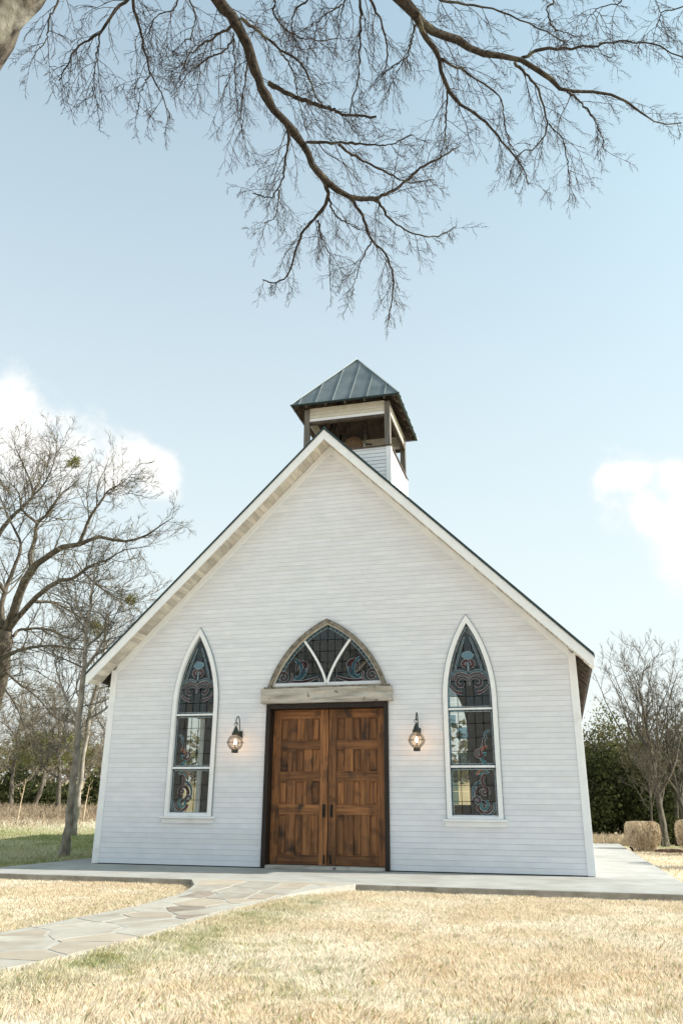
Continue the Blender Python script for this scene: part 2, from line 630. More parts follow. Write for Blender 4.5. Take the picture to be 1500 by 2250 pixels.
ys = np.linspace(-14, -2.06, 60)
pl = [(path_x(y) - half_w(y), y) for y in ys]
pr = [(path_x(y) + half_w(y), y) for y in ys]
v, f = [], []
for (a, b, y) in zip(pl, pr, ys):
    z = path_z(y) - .0005
    v += [(a[0], y, z), (b[0], y, z), (a[0], y, z - .2), (b[0], y, z - .2)]
for i in range(len(ys) - 1):
    k = i * 4
    f += [(k, k + 1, k + 5, k + 4), (k, k + 4, k + 6, k + 2), (k + 1, k + 3, k + 7, k + 5)]
path = mesh('path', v, f, 'mortar')
tag(path, 'flagstone footpath with pale mortar joints leading to the chapel doors', 'path', kind='structure')
seeds = []
pr_rng = random.Random(5)
y = -13.8
while y < -1.9:
    w = half_w(y) * 2
    k = 3
    for j in range(k):
        seeds.append((path_x(y) - w / 2 + w * (j + .5) / k + pr_rng.uniform(-.17, .17), y + pr_rng.uniform(-.2, .2)))
    y += .43
for si, (sx, sy) in enumerate(seeds):
    poly = [(sx - 1.2, sy - 1.2), (sx + 1.2, sy - 1.2), (sx + 1.2, sy + 1.2), (sx - 1.2, sy + 1.2)]
    for (ox, oy) in seeds:
        d2 = (ox - sx) ** 2 + (oy - sy) ** 2
        if 0 < d2 < 5:
            d = math.sqrt(d2)
            ux, uy = (ox - sx) / d, (oy - sy) / d
            poly = clip_poly(poly, sx + ux * (d / 2 - .014), sy + uy * (d / 2 - .014), -ux, -uy)
    for edge, sg in ((pl, 1), (pr, -1)):
        for a, b in zip(edge[::4], edge[4::4]):
            if min(abs(a[1] - sy), abs(b[1] - sy)) < 1.0:
                dx, dy = b[0] - a[0], b[1] - a[1]
                q = math.hypot(dx, dy)
                poly = clip_poly(poly, a[0] + sg * .012, a[1], sg * dy / q, -sg * dx / q)
    poly = clip_poly(poly, 0, PY0 - .02, 0, -1)
    if len(poly) < 3 or area(poly) < .01:
        continue
    jz = pr_rng.uniform(-.0015, .0015)
    # irregular edges: split and jog each side
    ring = []
    for i in range(len(poly)):
        a, b = poly[i], poly[(i + 1) % len(poly)]
        ring.append(a)
        if math.hypot(b[0] - a[0], b[1] - a[1]) > .18:
            ring.append(((a[0] + b[0]) / 2 + pr_rng.uniform(-.009, .009), (a[1] + b[1]) / 2 + pr_rng.uniform(-.009, .009)))
    n = len(ring)
    cx_, cy_ = sum(a[0] for a in ring) / n, sum(a[1] for a in ring) / n
    top = [(a[0] + (cx_ - a[0]) * .03, a[1] + (cy_ - a[1]) * .03, path_z(a[1]) + jz + .0025) for a in ring]
    low = [(a[0], a[1], path_z(a[1]) - .05) for a in ring]
    fs = [tuple(range(n))] + [(i, n + i, n + (i + 1) % n, (i + 1) % n) for i in range(n)]
    m = pr_rng.choices(['flagstone', 'tan_flagstone', 'brown_flagstone'], [.70, .24, .06])[0]
    mesh('flagstone', top + low, fs, m, path)

# ------------------------------------------------------------------ chapel
HW, LEN = 3.905, 11.4                # half width, length
RX, RZE, RZA, RY = 4.177, 3.031, 7.216, -.43
Q2 = math.sqrt(2)
chapel = empty('chapel', (0, 0, 0))
tag(chapel, 'white clapboard chapel with steep gable, wooden double doors and rooftop belfry', 'chapel')
STEP = .0775


def roofz(x, k=0):
    """Roof line height at x, k metres below it measured square to the slope."""
    return RZA - abs(x) * (RZA - RZE) / RX - k * Q2


def arch(hw, z0, zs, R_, n=14, off=0, h=None):
    """Pointed arch outline, counter-clockwise from the lower left; off shrinks it; h sets the rise where the arcs start leaning."""
    cx, cz = arch_centre(hw, R_, h)
    r = R_ - off
    t0 = math.asin(-cz / r)
    t1 = math.acos(cx / r)
    pts = [(-(r * math.cos(t0) - cx), z0 + off), (r * math.cos(t0) - cx, z0 + off)]
    for i in range(n + 1):
        t = t0 + (t1 - t0) * i / n
        pts.append((-cx + r * math.cos(t), zs + cz + r * math.sin(t)))
    for i in range(n - 1, -1, -1):
        t = t0 + (t1 - t0) * i / n
        pts.append((cx - r * math.cos(t), zs + cz + r * math.sin(t)))
    return pts


def arch_centre(hw, R_, h):
    """Centre (-cx, cz) of the right-hand arc through (hw, 0) and (0, h)."""
    if h is None:
        return R_ - hw, 0.0
    ch = math.hypot(hw, h)
    q = math.sqrt(R_ * R_ - ch * ch / 4)
    return -(hw / 2 - h / ch * q), h / 2 - hw / ch * q


def arch_span(uc, hw, z0, zs, R_, off, h=None):
    cx, cz = arch_centre(hw, R_, h)
    r = R_ - off
    top = zs + cz + math.sqrt(r * r - cx * cx)

    def f(z):
        if z < z0 + off * .5 or z > top:
            return None
        w = math.sqrt(max(0, r * r - (max(z, zs) - zs - cz) ** 2)) - cx
        return (uc - w, uc + w)
    f.top, f.uc, f.z0 = top, uc, z0
    return f


def rect_span(u0, u1, z0, z1):
    def f(z):
        return (u0, u1) if z0 <= z <= z1 else None
    f.top, f.uc, f.z0 = z1, (u0 + u1) / 2, z0
    f.rect = (u0, u1)
    return f


def rows(z0, z1, edge, openings, step=STEP):
    """Courses of boards as (u,z) quads, cut at the openings."""
    res = []
    z = z0
    while z < z1 - .004:
        a, b = z, min(z + step, z1)
        z += step
        ea, eb = edge(a), edge(b)
        if ea is None:
            continue
        if eb is None or eb[1] < eb[0]:
            m_ = (ea[0] + ea[1]) / 2
            eb = (m_, m_)
        cuts = []
        for op in openings:
            mid = op((a + b) / 2)
            ca, cb = op(a), op(b)
            if hasattr(op, 'rect'):
                if mid:
                    cuts.append((op.rect, op.rect))
                continue
            if mid is None and ca is None:
                continue
            if mid is None and cb is None and b > op.top:
                if ca is None:
                    continue
            if ca is None:
                if mid is None:
                    continue
                ca = mid
            if cb is None:
                cb = (op.uc, op.uc) if b >= op.top else ca
            cuts.append((ca, cb))
        cuts.sort(key=lambda q: q[0][0])
        la, lb = ea[0], eb[0]
        for ca, cb in cuts:
            if ca[0] - la > .01 or cb[0] - lb > .01:
                res.append(((la, a), (ca[0], a), (cb[0], b), (lb, b)))
            la, lb = ca[1], cb[1]
        if ea[1] - la > .01 or eb[1] - lb > .01:
            res.append(((la, a), (ea[1], a), (eb[1], b), (lb, b)))
    return res


def siding(wall_name, parent, org, ud, nd, z0, z1, edge, openings, m='white_paint', thick=.11, joints=None, inner='inner_plaster'):
    """A wall: sheathing as the part's own mesh, every clapboard course a child plank."""
    org, ud, nd = np.array(org, float), np.array(ud, float), np.array(nd, float)
    Z = np.array([0, 0, 1.])
    q = rows(z0, z1, edge, openings)
    sh = MB()
    for c in q:
        ring = [org + u * ud + z * Z - .001 * nd for (u, z) in c]
        sh.prism(ring, -nd * thick)
    w = sh.build(wall_name, inner, parent)
    rr = random.Random(3)
    for c in q:
        (u0, a), (u1, _), (u2, b), (u3, _) = c
        pieces = [c]
        if joints and u1 - u0 > 2.4 and rr.random() < joints:       # a butt joint somewhere along a long course
            t = rr.uniform(.3, .7)
            ma, mb_ = u0 + (u1 - u0) * t, u3 + (u2 - u3) * t
            um = (ma + mb_) / 2
            pieces = [((u0, a), (um - .0012, a), (um - .0012, b), (u3, b)), ((um + .0012, a), (u1, a), (u2, b), (um + .0012, b))]
        for pc in pieces:
            lip = rr.uniform(.0068, .0088)
            (u0, a), (u1, _), (u2, b), (u3, _) = pc
            a2, b2 = a + .0028, b
            vv = []
            for (u, z, n_) in ((u0, a2, 0), (u1, a2, 0), (u2, b2, 0), (u3, b2, 0), (u0, a2, lip), (u1, a2, lip), (u2, b2, .006), (u3, b2, .006)):
                vv.append(org + u * ud + z * Z + n_ * nd)
            fl = np.dot(np.cross(ud, Z), nd) > 0
            fs = [(0, 3, 2, 1), (4, 5, 6, 7), (0, 1, 5, 4), (1, 2, 6, 5), (2, 3, 7, 6), (3, 0, 4, 7)]
            if not fl:
                fs = [tuple(reversed(t)) for t in fs]
            mesh('plank', vv, fs, m, w)
    return w


WIN = dict(hw=.411, z0=.735, zs=2.476, R_=2.316)
FAN = dict(hw=1.0, z0=2.735, zs=2.738, R_=1.8, h=1.106)
fwall_open = [arch_span(-2.293, off=.05, **WIN), arch_span(2.298, off=.05, **WIN), rect_span(-.985, .985, -1, 2.72), arch_span(0, off=.06, **FAN)]
ROOFK = .135                         # underside of soffit below the roof line


def gable_edge(z):
    lim = (RZA - ROOFK * Q2 - z) * RX / (RZA - RZE)
    if lim <= 0:
        return None
    w = min(HW - .012, lim)
    return (-w, w)


ZTOP = RZA - ROOFK * Q2
siding('front_wall', chapel, (0, 0, 0), (1, 0, 0), (0, -1, 0), .012, ZTOP, gable_edge, fwall_open, joints=.35)
ZSIDE = roofz(HW, .14)
side_open = [rect_span(2.9 + k * 3.0, 3.9 + k * 3.0, .72, 2.72) for k in range(3)]
rear_open = [arch_span(-.1, hw=1.25, z0=.9, zs=2.9, R_=2.6, off=.05)]
siding('side_wall', chapel, (HW, 0, 0), (0, 1, 0), (1, 0, 0), .012, ZSIDE, lambda z: (.013, LEN - .013), side_open)
siding('side_wall', chapel, (-HW, 0, 0), (0, 1, 0), (-1, 0, 0), .012, ZSIDE, lambda z: (.013, LEN - .013), side_open)
siding('rear_wall', chapel, (0, LEN, 0), (1, 0, 0), (0, 1, 0), .012, ZTOP, gable_edge, rear_open)
MB().box((-HW + .13, .13, .001), (HW - .13, LEN - .13, .03)).build('floor', 'floor_wood', chapel)
# corner boards
for sx in (-1, 1):
    for (yy, sy) in ((0, -1), (LEN, 1)):
        zt = roofz(HW, .13)
        c = MB().box((min(sx * (HW - .088), sx * (HW + .024)), min(yy, yy + sy * .024), .008), (max(sx * (HW - .088), sx * (HW + .024)), max(yy, yy + sy * .024), zt))
        c.box((min(sx * HW, sx * (HW + .023)), min(yy, yy - sy * .09), .008), (max(sx * HW, sx * (HW + .023)), max(yy, yy - sy * .09), zt))
        bevel(c.build('corner_board', 'white_trim', chapel), .003)
# dark flashing strip, its colour standing in for the shadow line under the siding
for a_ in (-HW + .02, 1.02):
    MB().box((a_, -.006, -.002), (a_ + HW - 1.04, .02, .014)).build('shadow_flashing', 'iron', chapel)

# --- roof
roof = empty('roof', (0, LEN / 2, RZA), chapel)
SX = RX + .012


def slope_poly(sx, k0, k1, x0, x1, plumb=True):
    return [(sx * x0, roofz(x0, k0)), (sx * x1, roofz(x1, k0)), (sx * x1, roofz(x1, k1)), (sx * x0, roofz(x0, k1))]


for sx in (-1, 1):
    nm = MB().prism([(x, RY - .02, z) for x, z in slope_poly(sx, 0, .026, 0, SX)], (0, LEN - 2 * RY + .04, 0))
    nm.build('metal_sheet', 'roof_edge', roof)
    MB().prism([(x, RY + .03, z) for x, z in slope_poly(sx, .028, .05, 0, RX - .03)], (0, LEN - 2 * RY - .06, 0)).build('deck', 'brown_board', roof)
    for yy in (RY, LEN - RY - .026):
        bevel(MB().prism([(x, yy, z) for x, z in slope_poly(sx, .0265, .158, 0.0005, RX)], (0, .026, 0)).build('fascia', 'white_trim', roof), .003)
    # soffit boards between fascia and wall, laid across the overhang
    Lr = math.hypot(RX, RZA - RZE)
    nb = int(Lr / .1)
    for i in range(nb):
        t0, t1 = (i * Lr / nb + .004) / Lr, ((i + 1) * Lr / nb - .004) / Lr
        x0, x1 = max(.002, t0 * RX), min(RX - .012, t1 * RX)
        j = random.uniform(-.006, .004)
        MB().prism([(x, RY + .028, z) for x, z in slope_poly(sx, .112 + j, .126 + j, x0, x1)], (0, -RY - .03, 0)).build('soffit_board', 'soffit_board', roof)
    # frieze board on the wall under the soffit
    MB().prism([(x, -.026, z) for x, z in slope_poly(sx, .128, .225, 0.0005, HW - .07)], (0, .025, 0)).build('frieze_board', 'white_trim', roof)
    # rafter tails under the side eaves
    for i in range(26):
        yy = .22 + i * .44
        if yy > LEN:
            break
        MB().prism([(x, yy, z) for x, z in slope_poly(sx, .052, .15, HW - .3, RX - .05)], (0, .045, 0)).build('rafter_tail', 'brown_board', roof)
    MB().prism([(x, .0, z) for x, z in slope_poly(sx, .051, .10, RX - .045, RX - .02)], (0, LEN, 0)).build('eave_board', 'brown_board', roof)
for k in range(18):                 # standing seams of the main roof
    yy = RY + .1 + k * (LEN - 2 * RY - .2) / 17
    for sx in (-1, 1):
        MB().prism([(x, yy, z) for x, z in slope_poly(sx, -.03, .0, .02, SX)], (0, .02, 0)).build('seam', 'roof_edge', roof)
MB().tube([(0, RY - .02, RZA - .004), (0, LEN - RY + .02, RZA - .004)], .022, 8).build('ridge_cap', 'roof_edge', roof)


# --- stained glass windows
def ribbon(pts, w):
    """Flat tapering band in the window plane: (u, z) points and widths."""
    pts = np.array(pts, float)
    w = np.broadcast_to(np.array(w, float), (len(pts),))
    t = np.gradient(pts, axis=0)
    t /= np.linalg.norm(t, axis=1)[:, None] + 1e-9
    nrm = np.stack([-t[:, 1], t[:, 0]], 1)
    return pts + nrm * w[:, None] / 2, pts - nrm * w[:, None] / 2


def spiral(c, r0, r1, a0, a1, n=20):
    return [(c[0] + (r0 + (r1 - r0) * i / n) * math.cos(R(a0 + (a1 - a0) * i / n)), c[1] + (r0 + (r1 - r0) * i / n) * math.sin(R(a0 + (a1 - a0) * i / n))) for i in range(n + 1)]


def scrollwork(flip, shapes, uc, yf, hull):
    """Curled pieces of coloured glass, each edged with lead, as one part per colour."""
    groups = {}
    lead = MB()
    for i, (col, pts, w) in enumerate(shapes):
        p = [(u * flip, z) for u, z in pts]
        a, b = ribbon(p, w)
        la, lb = ribbon(p, np.array(np.broadcast_to(w, (len(p),))) + .012)
        dy = .0006 * i
        mb = groups.setdefault(col, MB())
        n = len(p)
        for (xa, xb, yy, dst) in ((a, b, yf - .004 - dy, mb), (la, lb, yf - .0026 - dy, lead)):
            vv = [(uc + q[0], yy, q[1]) for q in xa] + [(uc + q[0], yy, q[1]) for q in xb]
            dst.add(vv, [(k, k + 1, n + k + 1, n + k) for k in range(n - 1)])
    return groups, lead


def leaded(parent, uc, yf, hull, cols, rws, border, pane_of, came=.009):
    """Leaded glazing inside a convex outline: one object per pane, cames joined, small border glass joined."""
    us = [min(p[0] for p in hull), max(p[0] for p in hull)]
    c0 = ((us[0] + us[1]) / 2, sum(p[1] for p in hull) / len(hull))
    inner = []
    inner = [tuple(p) for p in hull]
    for i in range(len(hull)):
        a, b = hull[i], hull[(i + 1) % len(hull)]
        q = math.hypot(b[0] - a[0], b[1] - a[1])
        if q < 1e-6:
            continue
        nx, ny = -(b[1] - a[1]) / q, (b[0] - a[0]) / q
        inner = clip_poly(inner, a[0] + nx * border, a[1] + ny * border, nx, ny)
    # border strip of small dark panes
    st = MB()
    cm_ = MB()
    for i in range(len(hull)):
        a, b = hull[i], hull[(i + 1) % len(hull)]
        q = math.hypot(b[0] - a[0], b[1] - a[1])
        if q < 1e-6:
            continue
        nx, ny = -(b[1] - a[1]) / q, (b[0] - a[0]) / q
        k = max(1, round(q / .1))
        for j in range(k):
            p0 = (a[0] + (b[0] - a[0]) * j / k, a[1] + (b[1] - a[1]) * j / k)
            p1 = (a[0] + (b[0] - a[0]) * (j + 1) / k, a[1] + (b[1] - a[1]) * (j + 1) / k)
            quad = [p0, p1, (p1[0] + nx * border, p1[1] + ny * border), (p0[0] + nx * border, p0[1] + ny * border)]
            quad = clip_convex(quad, hull)
            if len(quad) < 3:
                continue
            st.add([(uc + u, yf, z) for u, z in quad], [tuple(range(len(quad)))])
            mx_ = (p1[0] + nx * border, p1[1] + ny * border)
            cm_.bar((uc + p1[0], yf - .002, p1[1]), (uc + mx_[0], yf - .002, mx_[1]), .006, .006, (0, 1, 0))
    st.build('border_glass', 'blue_pane', parent)['kind'] = 'stuff'
    if len(inner) < 3:
        return
    for i in range(len(inner)):
        a, b = inner[i], inner[(i + 1) % len(inner)]
        if math.hypot(b[0] - a[0], b[1] - a[1]) > 1e-4:
            cm_.bar((uc + a[0], yf - .002, a[1]), (uc + b[0], yf - .002, b[1]), came, .008, (0, 1, 0))
    for ci in range(len(cols) - 1):
        for ri in range(len(rws) - 1):
            q = clip_convex([(cols[ci], rws[ri]), (cols[ci + 1], rws[ri]), (cols[ci + 1], rws[ri + 1]), (cols[ci], rws[ri + 1])], inner)
            if len(q) < 3 or area(q) < 2e-4:
                continue
            tx, tz_ = random.uniform(-.018, .018), random.uniform(-.018, .018)
            cu, cz = sum(p[0] for p in q) / len(q), sum(p[1] for p in q) / len(q)
            vv = [(uc + u, yf + (u - cu) * tx + (z - cz) * tz_ + .002, z) for u, z in q]
            mesh('pane', vv, [tuple(range(len(q)))], pane_of(ci, ri), parent)
            for i in range(len(q)):
                a, b = q[i], q[(i + 1) % len(q)]
                if math.hypot(b[0] - a[0], b[1] - a[1]) > .02:
                    cm_.bar((uc + a[0], yf - .002, a[1]), (uc + b[0], yf - .002, b[1]), came * .8, .007, (0, 1, 0))
    cm_.build('lead_came', 'lead', parent)['kind'] = 'stuff'


def ring_frame(outer, inner, uc, y0, y1):
    """Flat frame between two outlines with the same number of points, from y0 to y1."""
    n = len(outer)
    v = [(uc + u, y0, z) for u, z in outer] + [(uc + u, y0, z) for u, z in inner] + [(uc + u, y1, z) for u, z in outer] + [(uc + u, y1, z) for u, z in inner]
    f = []
    for i in range(n):
        j = (i + 1) % n
        f += [(i, j, n + j, n + i), (2 * n + i, 3 * n + i, 3 * n + j, 2 * n + j), (i, 2 * n + i, 2 * n + j, j), (n + i, n + j, 3 * n + j, 3 * n + i)]
    return v, f


def lancet(uc, flip):
    w = empty('window', (uc, 0, WIN['z0']), chapel)
    w['label'] = 'pointed stained glass window in white frame'
    o, i_ = arch(**WIN), arch(**WIN, off=.07)
    i_[0], i_[1] = (i_[0][0], WIN['z0'] + .03), (i_[1][0], WIN['z0'] + .03)
    v, f = ring_frame(o, i_, uc, -.045, .05)
    bevel(mesh('frame', v, f, 'white_trim', w), .003)
    o2 = arch(WIN['hw'] + .012, WIN['z0'] - .002, WIN['zs'], WIN['R_'] + .012)
    v, f = ring_frame(o2, [(u * .985, z) for u, z in o], uc, -.03, .0)
    mesh('outer_bead', v, f, 'lead', w)
    bevel(MB().box((uc - .47, -.085, WIN['z0'] - .035), (uc + .47, .0, WIN['z0'] - .002)).build('sill', 'white_trim', w), .004)
    bevel(MB().box((uc - .445, -.04, WIN['z0'] - .105), (uc + .445, .0, WIN['z0'] - .036)).build('apron', 'white_trim', w), .003)
    for z, h in ((1.475, .032), (2.325, .026)):
        MB().box((uc - .33, -.03, z - h / 2), (uc + .33, .045, z + h / 2)).build('transom_bar', 'white_trim', w)
    hull = [p for k, p in enumerate(i_)]
    yf = .03
    U = .326
    cols = np.linspace(-.315, .315, 6)
    lights = [(.765, 1.459), (1.491, 2.312), (2.338, 3.70)]
    rws = [[.765, .98, 1.21, 1.459], [1.491, 1.70, 1.905, 2.11, 2.312], [2.338, 2.52, 2.75, 2.97, 3.2, 3.7]]
    for (za, zb), rw in zip(lights, rws):
        h = clip_poly(clip_poly(hull, 0, za, 0, 1), 0, zb, 0, -1)
        leaded(w, uc, yf, h, list(cols), rw, .026,
               (lambda ci, ri: random.choices(['smoky_pane', 'clear_pane'], [.75, .25])[0]) if za > 2.3 else (lambda ci, ri: 'clear_pane'))
    shapes = []
    # lower corner rosette: nested curls
    c = (-.15, 1.10)
    shapes += [('wine_pane', spiral(c, .15, .05, -120, 200), np.linspace(.055, .03, 21)), ('red_pane', spiral((-.15, 1.12), .055, .015, 90, 460), np.linspace(.04, .02, 21)),
               ('blue_pane', spiral((-.16, 1.1), .19, .17, -60, 80), np.linspace(.02, .035, 21)), ('red_pane', spiral((-.14, .93), .12, .1, 180, 350), np.linspace(.02, .045, 21)),
               ('teal_pane', spiral((-.13, .93), .07, .04, 120, 420), .03), ('wine_pane', spiral((-.04, .99), .06, .02, 0, 330), .03),
               ('blue_pane', spiral((-.16, .90), .14, .10, 150, 300), .022), ('orange_pane', spiral((-.14, 1.32), .10, .085, 20, 130), np.linspace(.02, .05, 21)),
               ('teal_pane', spiral((-.17, 1.34), .075, .06, 10, 150), .028), ('red_pane', spiral((-.22, 1.25), .08, .12, -40, 60), .035)]
    # leaf climbing the side of the middle light
    shapes += [('red_pane', spiral((-.25, 1.72), .16, .10, -60, 40), np.linspace(.05, .02, 21)), ('teal_pane', spiral((-.21, 1.60), .08, .06, -80, 90), .04),
               ('red_pane', spiral((-.1, 1.68), .075, .03, 200, 480), np.linspace(.035, .018, 21)), ('wine_pane', spiral((-.3, 1.86), .16, .09, -50, 40), np.linspace(.045, .015, 21)),
               ('blue_pane', spiral((-.27, 1.95), .09, .03, -60, 100), .025), ('orange_pane', spiral((-.2, 1.72), .05, .04, -20, 120), .03)]
    # head of the lancet: two facing curls, a flower and leaf spears
    for sg in (-1, 1):
        shapes += [('wine_pane', [(sg * u, z) for u, z in spiral((.12, 2.72), .12, .03, 200, -120)], np.linspace(.02, .055, 21)),
                   ('red_pane', [(sg * u, z) for u, z in spiral((.13, 2.72), .16, .13, 150, 20)], .026),
                   ('blue_pane', [(sg * u, z) for u, z in spiral((.15, 2.72), .20, .17, 130, 10)], .022),
                   ('red_pane', [(sg * u, z) for u, z in spiral((.06, 2.78), .26, .22, -20, -75)], np.linspace(.02, .045, 21)),
                   ('blue_pane', [(sg * .04, 3.45), (sg * .12, 3.22), (sg * .19, 3.0), (sg * .22, 2.85)], [.012, .02, .02, .01]),
                   ('red_pane', [(sg * u, z) for u, z in spiral((.035, 3.02), .05, .045, 200, -80)], .045)]
    shapes += [('sky_pane', [(-.09, 3.13), (-.03, 3.16), (.04, 3.15), (.1, 3.17)], [.03, .12, .12, .03]), ('sky_pane', [(0, 3.05), (0, 3.0), (0, 2.9)], [.03, .02, .01])]
    groups, lead = scrollwork(flip, shapes, uc, yf, hull)
    for col, mb in groups.items():
        mb.build('scroll_glass', col, w)['kind'] = 'stuff'
    lead.build('scroll_lead', 'lead', w)['kind'] = 'stuff'
    return w


lancet(-2.293, 1)['label'] = 'pointed stained glass window left of the doors'
lancet(2.298, -1)['label'] = 'pointed stained glass window right of the doors'

# --- fanlight over the doors
fan = empty('fanlight', (0, 0, FAN['z0']), chapel)
fan['label'] = 'pointed stained glass fanlight in weathered wood arch above the doors'
fo = arch(**FAN, n=18)
fi = arch(**FAN, n=18, off=.07)
fi[0], fi[1] = (fi[0][0], FAN['z0'] + .004), (fi[1][0], FAN['z0'] + .004)
n = len(fo)
arch_n = len(fo) - 2
half = arch_n // 2
for rng_ in (range(2, 2 + half + 1), range(2 + half, len(fo))):      # two curved wood halves
    idx = list(rng_)
    v, f = [], []
    for k in idx:
        (u, z), (u2, z2) = fo[k], fi[k]
        v += [(u, -.07, z), (u2, -.07, z2), (u, .03, z), (u2, .03, z2)]
    for k in range(len(idx) - 1):
        a = k * 4
        f += [(a, a + 4, a + 5, a + 1), (a + 2, a + 3, a + 7, a + 6), (a, a + 2, a + 6, a + 4), (a + 1, a + 5, a + 7, a + 3)]
    f += [(0, 1, 3, 2), (len(v) - 4, len(v) - 2, len(v) - 1, len(v) - 3)]
    mesh('arch_board', v, f, 'grey_wood', fan)
fb = arch(**FAN, n=18, off=.082)
fb[0], fb[1] = (fb[0][0], FAN['z0'] + .014), (fb[1][0], FAN['z0'] + .014)
fi2 = arch(**FAN, n=18, off=.0705)
fi2[0], fi2[1] = (fi2[0][0], FAN['z0'] + .003), (fi2[1][0], FAN['z0'] + .003)
v, f = ring_frame(fi2, fb, 0, -.045, .03)
mesh('inner_bead', v, f, 'soffit_board', fan)
fhull = clip_poly([(u, z) for u, z in arch(**FAN, n=18, off=.082)][2:], 0, 2.749, 0, 1)
rad_cols = list(np.linspace(-.9, .9, 15))
leaded(fan, 0, .01, fhull, rad_cols, [2.75, 2.95, 3.13, 3.31, 3.5, 3.8], .05, lambda ci, ri: 'smoky_pane' if ri < 1 or ri > 3 else 'clear_pane', came=.007)
for sg in (-1, 1):
    pts = [(sg * (.008 + .36 * (1 - math.cos(R(90) * t)) * .55 + .17 * t), 2.752 + .70 * math.sin(R(90) * t) ** 1.0) for t in np.linspace(0, 1, 12)]
    pts = [(sg * (.008 + .385 * t ** 1.45), 2.752 + .735 * t) for t in np.linspace(0, 1, 12)]
    a, b = ribbon(pts, .036)
    v = [(q[0], -.03, q[1]) for q in a] + [(q[0], -.03, q[1]) for q in b] + [(q[0], .004, q[1]) for q in a] + [(q[0], .004, q[1]) for q in b]
    k = 12
    f = []
    for i in range(k - 1):
        f += [(i, i + 1, k + i + 1, k + i), (i, 2 * k + i, 2 * k + i + 1, i + 1), (k + i, k + i + 1, 3 * k + i + 1, 3 * k + i)]
    mesh('glazing_bar', v, f, 'white_trim', fan)
sh = []
for sg in (-1, 1):
    sh += [('wine_pane', [(sg * u, z) for u, z in spiral((.42, 3.06), .11, .04, -30, 240)], np.linspace(.03, .08, 21)),
           ('red_pane', [(sg * u, z) for u, z in spiral((.55, 3.02), .17, .15, 120, 250)], .04), ('blue_pane', [(sg * u, z) for u, z in spiral((.62, 3.0), .19, .18, 110, 260)], .05),
           ('blue_pane', [(sg * u, z) for u, z in spiral((.50, 3.0), .13, .12, 160, 300)], .04), ('wine_pane', [(sg * u, z) for u, z in spiral((.75, 2.90), .09, .03, 0, 400)], .04),
           ('red_pane', [(sg * u, z) for u, z in spiral((.73, 2.90), .13, .12, 150, 330)], .022), ('wine_pane', [(sg * .6, 2.83), (sg * .45, 2.81), (sg * .3, 2.84), (sg * .17, 2.88), (sg * .12, 2.82)], [.03, .05, .04, .03, .015]),
           ('red_pane', [(sg * .58, 2.80), (sg * .4, 2.785), (sg * .28, 2.80)], [.01, .03, .01])]
g_, l_ = scrollwork(1, sh, 0, .01, fhull)
for col, mb in g_.items():
    mb.build('scroll_glass', col, fan)['kind'] = 'stuff'
l_.build('scroll_lead', 'lead', fan)['kind'] = 'stuff'
bevel(MB().box((-1.055, -.10, 2.703), (1.055, .02, 2.734)).build('ledge', 'grey_wood', fan), .004)

# --- hewn beam over the doors
bm = bmesh.new()
bmesh.ops.create_cube(bm, size=1)
bmesh.ops.scale(bm, vec=(2.19, .16, .232), verts=bm.verts)
bmesh.ops.subdivide_edges(bm, edges=[e for e in bm.edges if abs(e.verts[0].co.x - e.verts[1].co.x) > 1], cuts=44, use_grid_fill=True)
bmesh.ops.subdivide_edges(bm, edges=[e for e in bm.edges if abs(e.verts[0].co.z - e.verts[1].co.z) > .1], cuts=7, use_grid_fill=True)
for vtx in bm.verts:
    x, z = vtx.co.x, vtx.co.z
    if vtx.co.y < 0:
        cr = abs(z - (.02 + .03 * math.sin(x * 2.3) - .02 * x))
        vtx.co.y += .010 * float(vnoise(x, z * 4, 9, 4)) - .006 + (.018 if cr < .02 and x > -.2 else 0)
    vtx.co.z += (float(vnoise(x, vtx.co.y, 5, 7 if z > 0 else 9)) - .5) * .016
    if abs(x) > 1.05:
        vtx.co.x += (float(vnoise(z, 3, 22, 6)) - .5) * .02
me = bpy.data.meshes.new('lintel_beam')
bm.to_mesh(me)
bm.free()
lb = link('lintel_beam', me, 'hewn_wood', chapel, (0, -.035, 2.584))
lb['label'] = 'grey cracked hewn beam above the doors'

